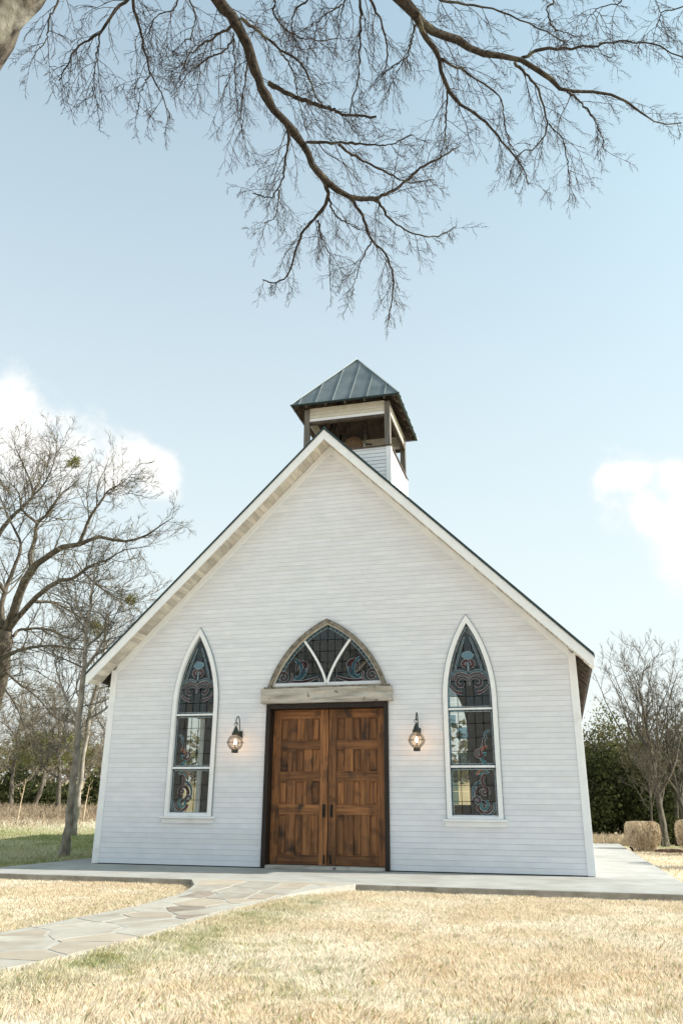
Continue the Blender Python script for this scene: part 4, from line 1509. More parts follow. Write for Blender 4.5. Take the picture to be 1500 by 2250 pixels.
HA = ([J, sight(400, -140, 6.8)], [.075, .06])
HB = ([J, sight(540, -330, 6.7), sight(740, -160, 6.95)], [.085, .075, .068])
HL = ([sight(150, -130, 6.15), sight(230, -90, 6.5)], [.05, .035])
HC = ([sight(740, -160, 6.95)], [.03])
T = [
    (traced([(470, -10), (500, 25), (520, 52), (545, 110), (560, 160), (575, 190), (600, 235), (640, 285), (672, 330), (690, 370), (725, 405), (769, 435), (820, 437)], 7.0, 8.6, 33, 13, HA), 9),
    (traced([(820, 437), (867, 417), (923, 370), (974, 342), (1010, 320)], 8.6, 8.9, 11, 3), 6),
    (traced([(769, 435), (797, 477), (815, 524), (853, 571), (864, 617), (860, 664), (853, 700)], 8.5, 9.3, 10, 3), 8),
    (traced([(708, 389), (722, 435), (694, 477), (668, 505), (654, 538), (633, 599), (605, 622), (577, 615)], 8.3, 8.8, 12, 3), 8),
    (traced([(722, 435), (735, 470), (757, 487), (790, 505)], 8.4, 8.8, 6, 2.5), 4),
    (traced([(698, 485), (706, 520), (722, 560), (726, 640)], 8.5, 9.2, 5, 2), 5),
    (traced([(815, 530), (795, 570), (780, 615), (773, 650)], 8.9, 9.2, 4.5, 2), 4),
    (traced([(630, 272), (633, 300), (627, 350), (624, 379), (610, 417), (591, 435), (554, 424)], 7.9, 8.0, 9, 3), 7),
    (traced([(612, 417), (610, 455), (600, 480), (578, 492)], 8.0, 8.2, 5, 2), 4),
    (traced([(820, 437), (834, 447), (857, 482), (904, 512), (960, 519), (1002, 498)], 8.6, 9.4, 10, 3), 7),
    (traced([(590, 182), (650, 215), (690, 228), (725, 240), (760, 252), (826, 256)], 7.5, 7.3, 14, 7), 6),
    (traced([(672, 312), (745, 314), (810, 316), (857, 318), (905, 296)], 8.0, 7.8, 9, 3), 6),
    (traced([(745, 318), (792, 351), (848, 379), (895, 400), (950, 395)], 7.95, 8.5, 8, 3), 6),
    (traced([(530, 40), (575, 75), (610, 105), (665, 145), (690, 205), (715, 235)], 7.15, 6.9, 9, 4), 6),
    (traced([(613, 110), (640, 150), (655, 215), (675, 290)], 7.0, 7.2, 5, 2), 4),
    (traced([(512, 72), (515, 120), (517, 175), (522, 235)], 7.2, 7.5, 5, 2), 4),
    (traced([(548, 115), (540, 170), (530, 240), (535, 300), (548, 345)], 7.3, 7.7, 6, 2), 5),
    (traced([(508, 58), (480, 75), (450, 95), (420, 115), (405, 145), (394, 178)], 7.15, 7.0, 8, 2.5), 6),
    (traced([(515, 85), (490, 115), (455, 130), (425, 150), (398, 180)], 7.2, 7.5, 6, 2.5), 5),
    (traced([(285, -12), (255, 20), (222, 72), (185, 96), (155, 125), (138, 160), (129, 177)], 6.7, 6.9, 9, 2.5, HL), 7),
    (traced([(287, -8), (300, 40), (312, 75), (320, 120), (332, 160), (360, 215), (374, 262)], 6.7, 7.2, 9, 2.5, HL), 7),
    (traced([(220, 74), (213, 125), (207, 170), (202, 215)], 6.8, 7.0, 5, 2), 5),
    (traced([(332, 160), (312, 195), (302, 250)], 7.0, 7.2, 4, 2), 4),
    (traced([(135, -15), (110, 40), (102, 85), (76, 116)], 6.5, 6.4, 6, 2.5, ([sight(150, -130, 6.15)], [.02])), 4),
    (traced([(875, -5), (915, 35), (960, 70), (1010, 90), (1060, 120), (1140, 132), (1200, 165), (1245, 200), (1320, 201), (1385, 230), (1440, 270), (1496, 270)], 7.2, 8.8, 30, 2.5, HB), 9),
    (traced([(1140, 132), (1180, 110), (1250, 107), (1300, 102), (1350, 92), (1425, 95), (1515, 135)], 8.0, 7.8, 10, 4), 7),
    (traced([(915, 35), (935, 80), (965, 125), (982, 195), (1020, 235), (1060, 265), (1095, 300), (1130, 345), (1150, 375), (1160, 405)], 7.3, 8.6, 17, 3), 9),
    (traced([(1130, 136), (1150, 160), (1175, 185), (1190, 225), (1200, 270), (1185, 315), (1135, 345), (1120, 390)], 7.9, 8.3, 9, 2.5), 7),
    (traced([(1245, 202), (1275, 225), (1305, 265), (1320, 300), (1330, 335)], 8.2, 8.7, 7, 2.5), 5),
    (traced([(982, 200), (978, 280), (965, 360)], 7.9, 8.2, 6, 2), 5),
    (traced([(965, 128), (1000, 145), (1025, 160), (1095, 210), (1105, 250), (1118, 310), (1128, 330)], 7.6, 7.5, 8, 2.5), 6),
    (traced([(1205, 272), (1235, 310), (1248, 370), (1250, 410)], 8.2, 8.6, 4.5, 2), 4),
    (traced([(785, -12), (790, 50), (790, 100), (787, 170), (770, 235), (775, 270)], 7.1, 7.5, 8, 3, HC), 6),
    (traced([(808, -10), (840, 55), (850, 125), (835, 175)], 7.1, 7.4, 7, 2.5, HC), 5),
    (traced([(950, -20), (970, 0), (1040, 12), (1125, 35), (1210, 75), (1240, 95)], 7.0, 7.3, 9, 3, HC), 6),
    (traced([(912, 48), (905, 85), (895, 120), (870, 140), (840, 165)], 7.35, 7.4, 6, 2.5), 5),
    (traced([(660, -15), (650, 20), (640, 60), (655, 110)], 7.0, 7.2, 6, 2.5, HA), 5),
    (traced([(590, -15), (600, 30), (640, 75), (690, 90), (740, 85)], 6.9, 6.8, 6, 2.5, HA), 5),
    (traced([(760, -15), (735, 20), (700, 45), (690, 90)], 7.1, 7.2, 6, 2.5, HC), 5),
    (traced([(1180, -20), (1200, 20), (1215, 60), (1260, 80)], 7.2, 7.4, 6, 2, HC), 4),
    (traced([(395, -15), (375, 25), (340, 40), (325, 85)], 6.7, 6.8, 5, 2, HA), 4),
    (traced([(415, -12), (430, 35), (420, 75), (400, 100)], 6.7, 6.8, 5, 2, HA), 4),
    (traced([(1470, -20), (1450, 30), (1440, 60)], 7.4, 7.5, 4, 2, HC), 3),
    (traced([(1330, -20), (1310, 20), (1290, 40)], 7.4, 7.5, 4, 2, HC), 3),
]
tw = []
org = np.array([-3.3, -8.1, GZ])
for (pts, rad), per in T:
    nseg = 26
    P, Rr = resample(pts, rad, nseg, .006, r_)
    k = 10 if rad[-1] < 0 or max(rad) > .03 else 6
    v, f = rough_tube(P, Rr, k, r_, .14)
    fast_mesh('limb', v, f, 'limb_bark', big, origin=org, smooth=True)
    vis = [i for i, p in enumerate(P) if (1125 - FPX * np.dot(p - CAM_POS, UP) / np.dot(p - CAM_POS, FWD)) > -60]
    i0 = (vis[0] if vis else 0) / nseg
    Lm = float(np.linalg.norm(np.diff(P, axis=0), axis=1).sum())
    out_dir = unit(P[-1] - P[0])
    pull = np.array([.10, .42, -.55]) + out_dir * .55
    n1 = int(per * 1.7 + Lm * 1.6)
    s1 = sprout(P[None], Rr[None], np.array([1.0]), n1, max(.06, i0), 1, 46, .60, r_, .5, .0032, taper=.5, rmax=.008)
    A, RA = strands(*s1, 8, .13, pull, r_)
    tw.append((A, RA, 4))
    s2 = sprout(A, RA, s1[2], 7, .12, 1, 52, .52, r_, .6, .0024)
    B, RB = strands(*s2, 5, .13, pull * .6, r_)
    tw.append((B, RB, 3))
    s3 = sprout(B, RB, s2[2], 5, .15, 1, 48, .62, r_, .6, .0017)
    C, RC = strands(*s3, 3, .16, pull * .4, r_)
    tw.append((C, RC, 3))
v, f = joined([tubes(*q) for q in tw])
o = fast_mesh('crown', v, f, 'twig_bark', big, origin=org)
o['kind'] = 'stuff'


# ------------------------------------------------------------------ other bare trees
def bare_tree(name, label, base, limbs, bark, twig, rng, spread=1.6, levels=(9, 7, 5), group=None, rmin=.008, pull=(0, 0, .35), seg=(7, 5, 4), l1=None):
    """base trunk/limbs: list of (points, radii, nseg); crown grown from them."""
    root = empty(name, tuple(base))
    tag(root, label, 'tree', group)
    parts, tws = [], []
    for j, (pts, rad, ns) in enumerate(limbs):
        P, Rr = resample(pts, rad, ns, .012 * (np.linalg.norm(np.array(pts[-1]) - np.array(pts[0])) / 6), rng)
        parts.append(rough_tube(P, Rr, 9 if rad[0] > .05 else 6, rng, .07))
        Lm = float(np.linalg.norm(np.diff(P, axis=0), axis=1).sum())
        if j == 0 and l1 is not None and l1 == 'limbs_only':
            continue
        t0 = .45 if j == 0 else .18
        s1 = sprout(P[None], Rr[None], np.array([spread]), levels[0], t0, 1, 48, 1., rng, .5, rmin * 1.6, taper=.35)
        A, RA = strands(*s1, seg[0], .15, pull, rng)
        s2 = sprout(A, RA, s1[2], levels[1], .15, 1, 44, .55, rng, .6, rmin * 1.1)
        B, RB = strands(*s2, seg[1], .17, pull, rng)
        s3 = sprout(B, RB, s2[2], levels[2], .15, 1, 40, .55, rng, .6, rmin * .75)
        C, RC = strands(*s3, seg[2], .16, pull, rng)
        tws += [(A, RA, 3), (B, RB, 2), (C, RC, 2)]
    v, f = joined(parts)
    fast_mesh('trunk', v, f, bark, root, origin=base, smooth=True)
    v, f = joined([tubes(*q) for q in tws])
    fast_mesh('crown', v, f, twig, root, origin=base)['kind'] = 'stuff'
    return root


def grown_limbs(base, h, r, rng, n=6, lean=(0, 0), fork=.35, up=.55, reach=.5):
    """Trunk and main limbs of an ordinary bare tree of height h."""
    base = np.array(base, float)
    top = base + np.array([lean[0], lean[1], h * .85])
    ctrl = [base, base * .7 + top * .3 + rng.normal(0, .012 * h, 3), base * .35 + top * .65 + rng.normal(0, .03 * h, 3), top]
    ctrl[0] = base - np.array([0, 0, .15])
    L_ = [(ctrl, [r * 1.25, r * .8, r * .5, r * .15], 18)]
    P, Rr = resample(ctrl, [r * 1.2, r * .8, r * .5, r * .15], 18)
    for i in range(n):
        t = fork + (.9 - fork) * (i + rng.random() * .6) / n
        p = P[int(t * 18)]
        a = i * 2.4 + rng.random()
        d = np.array([math.cos(a), math.sin(a), up + rng.random() * .5])
        d /= np.linalg.norm(d)
        ln = h * reach * (1.05 - .6 * t) * rng.uniform(.8, 1.2)
        q = [p, p + d * ln * .35 + rng.normal(0, .03 * ln, 3), p + d * ln * .7 + np.array([0, 0, .1 * ln]) + rng.normal(0, .05 * ln, 3), p + d * ln + np.array([0, 0, .22 * ln])]
        rr = Rr[int(t * 18)] * .62
        L_.append((q, [rr, rr * .6, rr * .35, rr * .15], 12))
    return L_


# spreading tree at the left: limbs as sighted
DT = 25
tl = lambda l, w0, w1, d0=0, d1=0: ([sight(x, y, DT + d0 + (d1 - d0) * i / (len(l) - 1)) for i, (x, y) in enumerate(l)],
                                   [.82 * (w0 + (w1 * .45 - w0) * i / (len(l) - 1)) / 2 * DT / FPX for i in range(len(l))], 20)
b0 = sight(-75, 1800, DT)
b0 = np.array([b0[0], b0[1], tz(b0[0], b0[1])])
limbsT = [([b0 - (0, 0, .2), sight(-62, 1700, DT), sight(-28, 1590, DT), sight(3, 1485, DT), sight(10, 1420, DT), sight(13, 1380, DT)], [.36, .30, .27, .235, .22, .20], 24)]
for a in [([(13, 1385), (40, 1319), (53, 1281), (75, 1247), (107, 1223), (139, 1201), (173, 1196), (213, 1180), (264, 1188), (307, 1183), (347, 1159), (381, 1137)], 24, 3, 0, -2),
          ([(72, 1249), (67, 1220), (77, 1188), (83, 1148), (107, 1129), (125, 1097), (149, 1073), (185, 1060)], 15, 3, 0, 1.5),
          ([(10, 1390), (5, 1340), (11, 1300), (21, 1273), (43, 1220), (45, 1191), (29, 1156), (8, 1113), (-10, 1060)], 16, 4, 0, 1),
          ([(-5, 1180), (20, 1143), (51, 1113), (72, 1089), (64, 1049), (45, 1007), (30, 970)], 13, 3, 1, 2),
          ([(72, 1089), (100, 1060), (120, 1010), (128, 960)], 7, 2, 1.5, 2),
          ([(176, 1193), (197, 1140), (224, 1100), (237, 1079), (267, 1063), (290, 1042)], 9, 2.5, -1, -2),
          ([(14, 1392), (67, 1327), (101, 1295), (128, 1276), (160, 1273), (181, 1255), (213, 1239), (240, 1228), (270, 1210), (330, 1200)], 16, 3, 0, -3),
          ([(6, 1449), (35, 1432), (67, 1423), (117, 1419), (160, 1425), (227, 1431)], 12, 4, 0, -2),
          ([(30, 1398), (48, 1383), (107, 1383), (149, 1401), (187, 1409), (240, 1410)], 9, 3, 0, 1.5),
          ([(77, 1322), (120, 1324), (149, 1340), (187, 1361), (215, 1372)], 9, 3, 0, 1),
          ([(181, 1255), (220, 1290), (260, 1315), (300, 1325)], 6, 2, -1.5, -2),
          ([(83, 1150), (50, 1120), (40, 1080), (10, 1050)], 8, 2, 0, -1),
          ([(11, 1300), (-20, 1250), (-50, 1180), (-60, 1100)], 12, 3, 0, -1),
          ([(5, 1470), (40, 1500), (80, 1530), (120, 1575), (165, 1590)], 7, 2, 0, -2),
          ([(0, 1500), (30, 1540), (55, 1600), (60, 1650)], 6, 2, 0, 1)]:
    limbsT.append(tl(*a))
bare_tree('spreading_tree', 'large spreading bare tree with mistletoe, trunk at the left of the chapel', b0, limbsT, 'mid_bark', 'green_twig', np.random.default_rng(4),
          spread=1.6, levels=(25, 10, 7), rmin=.0062, pull=(.05, -.05, .3))

# slim leaning trunk beside the pavement, second behind it
DS = 16.3
ts = lambda l, D, w0, w1: ([sight(x, y, D) for x, y in l], [(w0 + (w1 - w0) * i / (len(l) - 1)) / 2 * D / FPX for i in range(len(l))], 26)
sb = np.array([-5.12, 1.3, GZ])
rgs = np.random.default_rng(9)
l0 = ts([(139, 1895), (144, 1860), (150, 1823), (158, 1743), (168, 1663), (174, 1583), (182, 1503), (188, 1450), (189, 1407), (194, 1353), (205, 1290), (212, 1240)], DS, 21, 4)
l0[1][0], l0[1][1] = .15, .10
bare_tree('slim_tree', 'slim pale trunk rising beside the pavement at the chapel corner', sb,
                 [l0, ts([(174, 1583), (150, 1545), (130, 1490), (120, 1450)], DS, 8, 2), ts([(186, 1470), (215, 1430), (235, 1390), (240, 1350)], DS + .3, 8, 2), ts([(192, 1370), (170, 1330), (165, 1280)], DS + .4, 7, 2),
                  ts([(168, 1663), (140, 1640), (120, 1650)], DS, 5, 2)], 'pale_bark', 'far_twig', rgs, spread=1.5, levels=(14, 8, 5), rmin=.006)
D2 = 24
b2 = sight(168, 1800, D2)
b2 = np.array([b2[0], b2[1], tz(b2[0], b2[1])])
l1_ = ts([(171, 1786), (176, 1717), (187, 1637), (197, 1578), (211, 1517), (222, 1480), (230, 1420), (236, 1350)], D2, 13, 5)
l1_[0][0] = b2 - (0, 0, .1)
bare_tree('slim_tree', 'slimmer pale trunk standing just behind the leaning one', b2, [l1_, ts([(197, 1578), (230, 1560), (250, 1540)], D2, 6, 2), ts([(187, 1637), (165, 1590), (150, 1550)], D2, 6, 2)],
          'pale_bark', 'far_twig', np.random.default_rng(5), spread=1.6, levels=(8, 6, 4), rmin=.008)


# mistletoe and leafy crowns
def leaves(n_clump, n_leaf, centre, rad, size, col_a, col_b, rng, clump=.28, flat=1.0, shell=.55):
    """Leaf-sized faces in clumps through an uneven volume."""
    centre, rad = np.array(centre, float), np.array(rad, float)
    d = unit(rng.normal(0, 1, (n_clump, 3)))
    rr = shell + (1 - shell) * rng.random(n_clump) ** .6
    cc = d * rr[:, None] * rng.uniform(.72, 1.12, n_clump)[:, None]
    cs = rng.uniform(.6, 1.3, n_clump) * clump
    idx = rng.integers(0, n_clump, n_leaf)
    p = (cc[idx] + rng.normal(0, 1, (n_leaf, 3)) * cs[idx][:, None] * .5) * rad + centre
    a = unit(rng.normal(0, 1, (n_leaf, 3)))
    b = unit(np.cross(a, rng.normal(0, 1, (n_leaf, 3))))
    s_ = (size * rng.uniform(.6, 1.4, n_leaf))[:, None]
    V = np.stack([p - a * s_, p + b * s_ * .45 * flat, p + a * s_, p - b * s_ * .45 * flat], 1).reshape(-1, 3)
    F = np.arange(n_leaf * 4).reshape(-1, 4)
    mixf = np.clip(rng.random(n_clump)[idx] * .7 + rng.random(n_leaf) * .3, 0, 1)[:, None]
    c = np.array(col_a) * (1 - mixf) + np.array(col_b) * mixf
    return V, F, np.repeat(c, 4, 0)


rgl = np.random.default_rng(31)
for (x, y, D, rad, lab) in ((165, 1015, 26.6, .24, 'small pale yellow-green mistletoe clump high in the bare tree crown'), (212, 1378, 25.6, .30, 'bright green mistletoe clump on a low bough beside the chapel roof'),
                            (287, 1318, 22.8, .17, 'small olive mistletoe clump nearest the chapel roof slope')):
    c = sight(x, y, D)
    rt = empty('mistletoe', tuple(c - (0, 0, rad)))
    tag(rt, lab, 'mistletoe', 'mistletoe clumps in the left tree')
    V, F, Cc = leaves(18, 700, c, (rad, rad, rad), .028, (.15, .155, .045), (.29, .275, .10), rgl, .5, shell=.25)
    fast_mesh('leaf_clump', V, F, 'leaf', rt, tint=Cc, origin=c - (0, 0, rad))['kind'] = 'stuff'
    dv = unit(rgl.normal(0, 1, (26, 3)))
    A, RA = strands(np.repeat(c[None], 26, 0), dv, np.full(26, rad), np.full(26, .008), 3, .2, (0, 0, 0), rgl)
    v, f = tubes(A, RA, 3)
    fast_mesh('stalks', v, f, 'green_twig', rt, origin=c - (0, 0, rad))['kind'] = 'stuff'


def leafy(name, label, px, D, h, w, cols, rng, n=5000, size=.09, cat='tree', group=None, trunk=.16, low=.0, stem='bark', clumps=60, lean=0.):
    """Evergreen with a leafy crown; low is the height share where the crown starts."""
    g = sight(px, 1775, D)
    base = np.array([g[0], g[1], tz(g[0], g[1])])
    rt = empty(name, tuple(base))
    tag(rt, label, cat, group)
    top = base + (lean, 0, h * .9)
    lim = [([base - (0, 0, .15), base * .6 + top * .4 + rng.normal(0, .03 * h, 3), top], [trunk, trunk * .7, trunk * .2], 12)]
    for i in range(6):
        a = i * 1.05 + rng.random()
        st_ = base + (lean * .5, 0, h * (max(low, .12) * .8 + .09 * i))
        lim.append(([st_, st_ + np.array([math.cos(a) * w * .25, math.sin(a) * w * .25, h * .12]), st_ + np.array([math.cos(a) * w * .45, math.sin(a) * w * .45, h * .22])], [trunk * .45, trunk * .3, trunk * .1], 8))
    pr_ = []
    for pts, rad, ns in lim:
        P, Rr = resample(pts, rad, ns, .01 * h * .3, rng)
        pr_.append(rough_tube(P, Rr, 7, rng, .07))
    v, f = joined(pr_)
    fast_mesh('trunk', v, f, stem, rt, origin=base, smooth=True)
    cz = h * (low + 1) / 2
    V, F, Cc = leaves(clumps, n, base + (lean, 0, cz), (w / 2, w / 2, h * (1 - low) / 2), size, cols[0], cols[1], rng, .34, shell=.45)
    fast_mesh('crown', V, F, 'leaf', rt, tint=Cc, origin=base)['kind'] = 'stuff'
    return rt


JUN = ((.026, .036, .015), (.10, .105, .045))
DUN = ((.045, .045, .022), (.14, .12, .065))
OAK = ((.07, .082, .026), (.16, .165, .055))
OLV = ((.085, .085, .04), (.19, .175, .085))
# left: dark shrubs, live oaks and bare trees beyond the field
rb = np.random.default_rng(77)
for (x, D, h, w, lab) in ((38, 42, 2.3, 2.6, 'dark green juniper shrub at the field edge by the left picture edge'), (72, 45, 2.1, 2.4, 'dark green juniper shrub left of the live oak trunk'),
                          (112, 41, 1.35, 2.1, 'low dark juniper shrub behind the slim trunks'), (136, 46, 1.9, 1.8, 'dark juniper shrub directly left of the leaning trunk'),
                          (207, 40, 1.9, 1.3, 'dark juniper shrub between the slim trunks and the chapel wall'), (8, 47, 1.5, 2.0, 'low dark juniper shrub at the left picture edge')):
    leafy('juniper_shrub', lab, x, D, h, w, JUN, rb, 2600, .10, 'shrub', 'dark shrubs at the field edge', .06, clumps=34)
for (x, D, h, w, lab, lean) in ((68, 39, 3.9, 3.2, 'small live oak with spreading green canopy, left of two', .5), (103, 43, 4.1, 3.4, 'small live oak with green canopy and forked pale trunk', -.3),
                                (150, 52, 4.6, 3.6, 'pale olive live oak half hidden behind the slim trunks', 0.), (15, 55, 4.8, 4.0, 'pale olive live oak at the left picture edge', 0.)):
    leafy('live_oak', lab, x, D, h, w, OAK if D < 50 else OLV, rb, 2600, .09, 'tree', 'live oaks beyond the field', .13, .55, clumps=40, lean=lean, stem='mid_bark')
for i, (x, D, h, lab) in enumerate(((128, 36, 6.0, 'thin bare tree with grey stem left of the slim trunks'), (28, 40, 7.2, 'bare tree with pale stem behind the spreading tree'), (60, 56, 7.6, 'far bare tree above the live oaks'),
                                    (105, 60, 7.8, 'far bare tree rising between the two live oaks'), (208, 50, 7.0, 'bare tree close to the chapel wall behind the slim trunks'), (165, 62, 8, 'far bare tree behind the leaning trunk'),
                                    (230, 34, 6.2, 'bare tree touching the left eave line'), (-40, 50, 8, 'bare tree just at the left picture margin'))):
    g = sight(x, 1775, D)
    base = np.array([g[0], g[1], tz(g[0], g[1])])
    rr_ = np.random.default_rng(100 + i)
    bare_tree('bare_tree', lab, base, grown_limbs(base, h, .11, rr_, 8, lean=(rr_.normal(0, .5), 0), fork=.25), 'mid_bark', 'far_twig', rr_, spread=h * .22, levels=(11, 8, 6), rmin=.009, group='bare trees beyond the field', seg=(5, 4, 3))

# right: dark evergreens with bare trees in front
for (x, D, h, w, cols, lab) in ((1290, 40, 4.3, 3.6, JUN, 'dark evergreen tree next to the chapel corner'), (1338, 43, 5.6, 4.0, DUN, 'dark evergreen tree second from the chapel corner'), (1395, 41, 5.7, 4.0, OLV, 'olive evergreen tree above the clipped bush'),
                                (1368, 46, 7.2, 4.4, OAK, 'taller yellow-green evergreen behind the dark ones'), (1440, 45, 5.0, 4.0, DUN, 'dark evergreen behind the bare tree trunks'), (1510, 43, 6.2, 4.4, JUN, 'dark evergreen at the right picture edge'), (1420, 40, 4.0, 3.4, JUN, 'low dark evergreen right behind the clipped bush'), (1468, 41, 4.2, 3.6, JUN, 'low dark evergreen between the bare trunks'),
                                (1255, 44, 4.4, 4.4, JUN, 'dark evergreen mostly hidden by the chapel wall'), (1480, 48, 6.8, 4.0, OLV, 'olive brown evergreen at the right behind pale stems')):
    leafy('evergreen_tree', lab, x, D, h, w, cols, rb, 6500, .10, 'tree', 'evergreens at the right edge of the lawn', .14, .0, clumps=85)
for i, (x, D, h, r0, lab) in enumerate(((1452, 36, 8.6, .15, 'tall bare tree with upswept limbs, the highest at the right'), (1478, 39, 7.2, .13, 'tall bare tree with pale stem right of the highest one'), (1447, 37.5, 6.4, .11, 'bare tree leaning left of the highest one'),
                                        (1500, 37, 7.0, .14, 'bare tree cut by the right picture edge'), (1290, 46, 5.8, .10, 'bare tree top just above the evergreens by the chapel corner'), (1560, 42, 7.6, .15, 'bare tree beyond the right picture edge'),
                                        (1425, 35, 4.6, .05, 'thin pale bare sapling behind the clipped bush'))):
    g = sight(x, 1775, D)
    base = np.array([g[0], g[1], tz(g[0], g[1])])
    rr_ = np.random.default_rng(200 + i)
    bare_tree('bare_tree', lab, base, grown_limbs(base, h, r0, rr_, 16 if i == 0 else 8, lean=(-.35 if i in (0, 2) else rr_.normal(0, .3), 0), fork=.36 if i == 0 else .36, up=1.6 if i == 0 else 1.3, reach=.62), 'mid_bark', 'dusk_twig', rr_,
              spread=h * .17, levels=(9, 7, 5), rmin=.008, group='bare trees at the right edge of the lawn', seg=(6, 4, 3), pull=(0, 0, .6))
# off to the right, the trees whose shade crosses the pavement
for i, (x, y, h) in enumerate(((15.5, 6.2, 6.5), (17.5, 3.4, 7.5), (13.5, 11.5, 5.5))):
    base = np.array([x, y, tz(x, y)])
    rr_ = np.random.default_rng(300 + i)
    bare_tree('bare_tree', ['bare tree beside the lawn that shades the pavement side', 'taller bare tree shading the pavement before the doors', 'small bare tree beyond the clipped bushes'][i], base,
              grown_limbs(base, h, .17, rr_, 8, fork=.25), 'limb_bark', 'far_twig', rr_, spread=h * .2, levels=(7, 5, 3), rmin=.01, group='bare trees east of the chapel', seg=(5, 4, 3))

# wooded ridge and brush far off: one mass
V_, F_, C_ = [], [], []
o = 0
rf = np.random.default_rng(55)
nT = 260
for i in range(nT):
    a = rf.uniform(-1.25, 1.25)
    D = rf.uniform(95, 190)
    x, y = CAM_POS[0] + D * math.sin(a), CAM_POS[1] + D * math.cos(a)
    h = rf.uniform(3.5, 7)
    V, F, Cc = leaves(12, 130, (x, y, tz(x, y) + h * .48), (h * .55, h * .55, h * .5), .5, *((OLV, ((.17, .14, .10), (.26, .22, .16)))[i % 2]), rf, .5)
    V_.append(V); F_.append(F + o); C_.append(Cc)
    o += len(V)
fw = fast_mesh('far_woods', np.concatenate(V_), np.concatenate(F_), 'leaf', tint=np.concatenate(C_))
tag(fw, 'far mixed woodland on the rising ground behind', 'woods', kind='stuff')


def brush(name, label, spots, h, per, m, rng, spread=.35):
    st, dr, ln = [], [], []
    for (x, y) in spots:
        for _ in range(per):
            px_, py_ = x + rng.normal(0, spread), y + rng.normal(0, spread)
            st.append((px_, py_, tz(px_, py_) - .02))
            dr.append((rng.normal(0, .35), rng.normal(0, .35), 1))
            ln.append(h * rng.uniform(.5, 1.2))
    ln = np.array(ln)
    s1 = (np.array(st), np.array(dr), ln, np.full(len(ln), .009))
    A, RA = strands(*s1, 5, .12, (0, 0, 0), rng)
    s2 = sprout(A, RA, ln, 5, .3, 1, 35, .5, rng, .7, .006)
    B, RB = strands(*s2, 3, .14, (0, 0, .2), rng)
    v, f = joined([tubes(A, RA, 2), tubes(B, RB, 2)])
    tag(fast_mesh(name, v, f, m), label, 'brush', kind='stuff')


sp = []
for _ in range(250):
    g = sight(rb.uniform(-80, 260), 1780, rb.uniform(31, 38))
    sp.append((g[0], g[1]))
brush('brush', 'tangled tan brush along the far side of the left field', sp[:170], .48, 14, 'field_brush', rb, .6)
sp = []
for _ in range(220):
    g = sight(rb.uniform(-80, 260), 1780, 26 + 8 * rb.random() ** .6)
    sp.append((g[0], g[1]))
brush('low_weeds', 'low tan weeds thinning out towards the lawn on the left', sp, .20, 9, 'field_brush', rb, .6)
sp = []
for _ in range(110):
    g = sight(rb.uniform(1275, 1400), 1780, rb.uniform(31, 35))
    sp.append((g[0], g[1]))
brush('tall_grass', 'tall tan grass at the foot of the right evergreens', sp, .42, 22, 'brush_twig', rb, .4)
# young trees with stakes on the left field
for (x, D, h, lab) in ((41, 30, 1.5, 'thin pale sapling in the left field near the picture edge'), (184, 30, 1.3, 'thin pale sapling between the slim trunks and the chapel')):
    g = sight(x, 1790, D)
    base = np.array([g[0], g[1], tz(g[0], g[1])])
    rr_ = np.random.default_rng(int(x))
    bare_tree('sapling', lab, base, [([base - (0, 0, .05), base + (.05, 0, h * .5), base + (.12, 0, h)], [.022, .018, .008], 8)], 'brush_twig', 'brush_twig', rr_, spread=.35, levels=(7, 4, 2), rmin=.004, group='saplings in the left field')


# clipped dry bushes at the right of the pavement
def clipped_bush(x, y, w, h, lab, rng):
    z0 = tz(x, y)
    rt = empty('clipped_bush', (x, y, z0))
    tag(rt, lab, 'bush', 'clipped bushes beside the pavement')
    n = 170
    a = rng.uniform(0, 2 * math.pi, n)
    q = np.sqrt(rng.random(n)) * .30 * w
    st = np.stack([x + q * np.cos(a), y + q * np.sin(a), np.full(n, z0)], 1)
    tgt = np.stack([x + np.cos(a) * w * .62 * rng.random(n) ** .35, y + np.sin(a) * w * .62 * rng.random(n) ** .35, z0 + h * rng.uniform(.45, 1.15, n)], 1)
    d = tgt - st
    ln = np.linalg.norm(d, axis=1)
    A, RA = strands(st, d, ln, np.full(n, .006), 6, .10, (0, 0, 0), rng, .5)
    s2 = sprout(A, RA, ln, 10, .25, 1, 38, .34, rng, .7, .0032)
    B, RB = strands(*s2, 4, .2, (0, 0, .1), rng)
    s3 = sprout(B, RB, s2[2], 7, .2, 1, 45, .6, rng, .7, .0028)
    C, RC = strands(*s3, 3, .2, (0, 0, .1), rng)

    def shear(P, lo=0):
        """Shears: nothing beyond the rounded box outline."""
        c = np.array([x, y, z0])
        L_ = P - c
        rad = np.hypot(L_[..., 0], L_[..., 1]) + 1e-6
        prof = w / 2 * np.interp(L_[..., 2] / h, [0, .3, .6, .88, 1.0], [.70, .91, 1.0, .96, .78])
        k = np.minimum(1, prof / rad)
        L_[..., 0] *= k
        L_[..., 1] *= k
        L_[..., 2] = np.minimum(L_[..., 2], h * (1 - .03 * (rad / (w / 2)) ** 2))
        return L_ + c
    A, B, C = shear(A), shear(B), shear(C)
    v, f = tubes(A, RA, 4)
    fast_mesh('stems', v, f, 'brush_twig', rt, origin=(x, y, z0))['kind'] = 'stuff'
    v, f = joined([tubes(B, RB, 2), tubes(C, RC * 1.9, 2)])
    fast_mesh('crown', v, f, 'brush_twig', rt, origin=(x, y, z0))['kind'] = 'stuff'


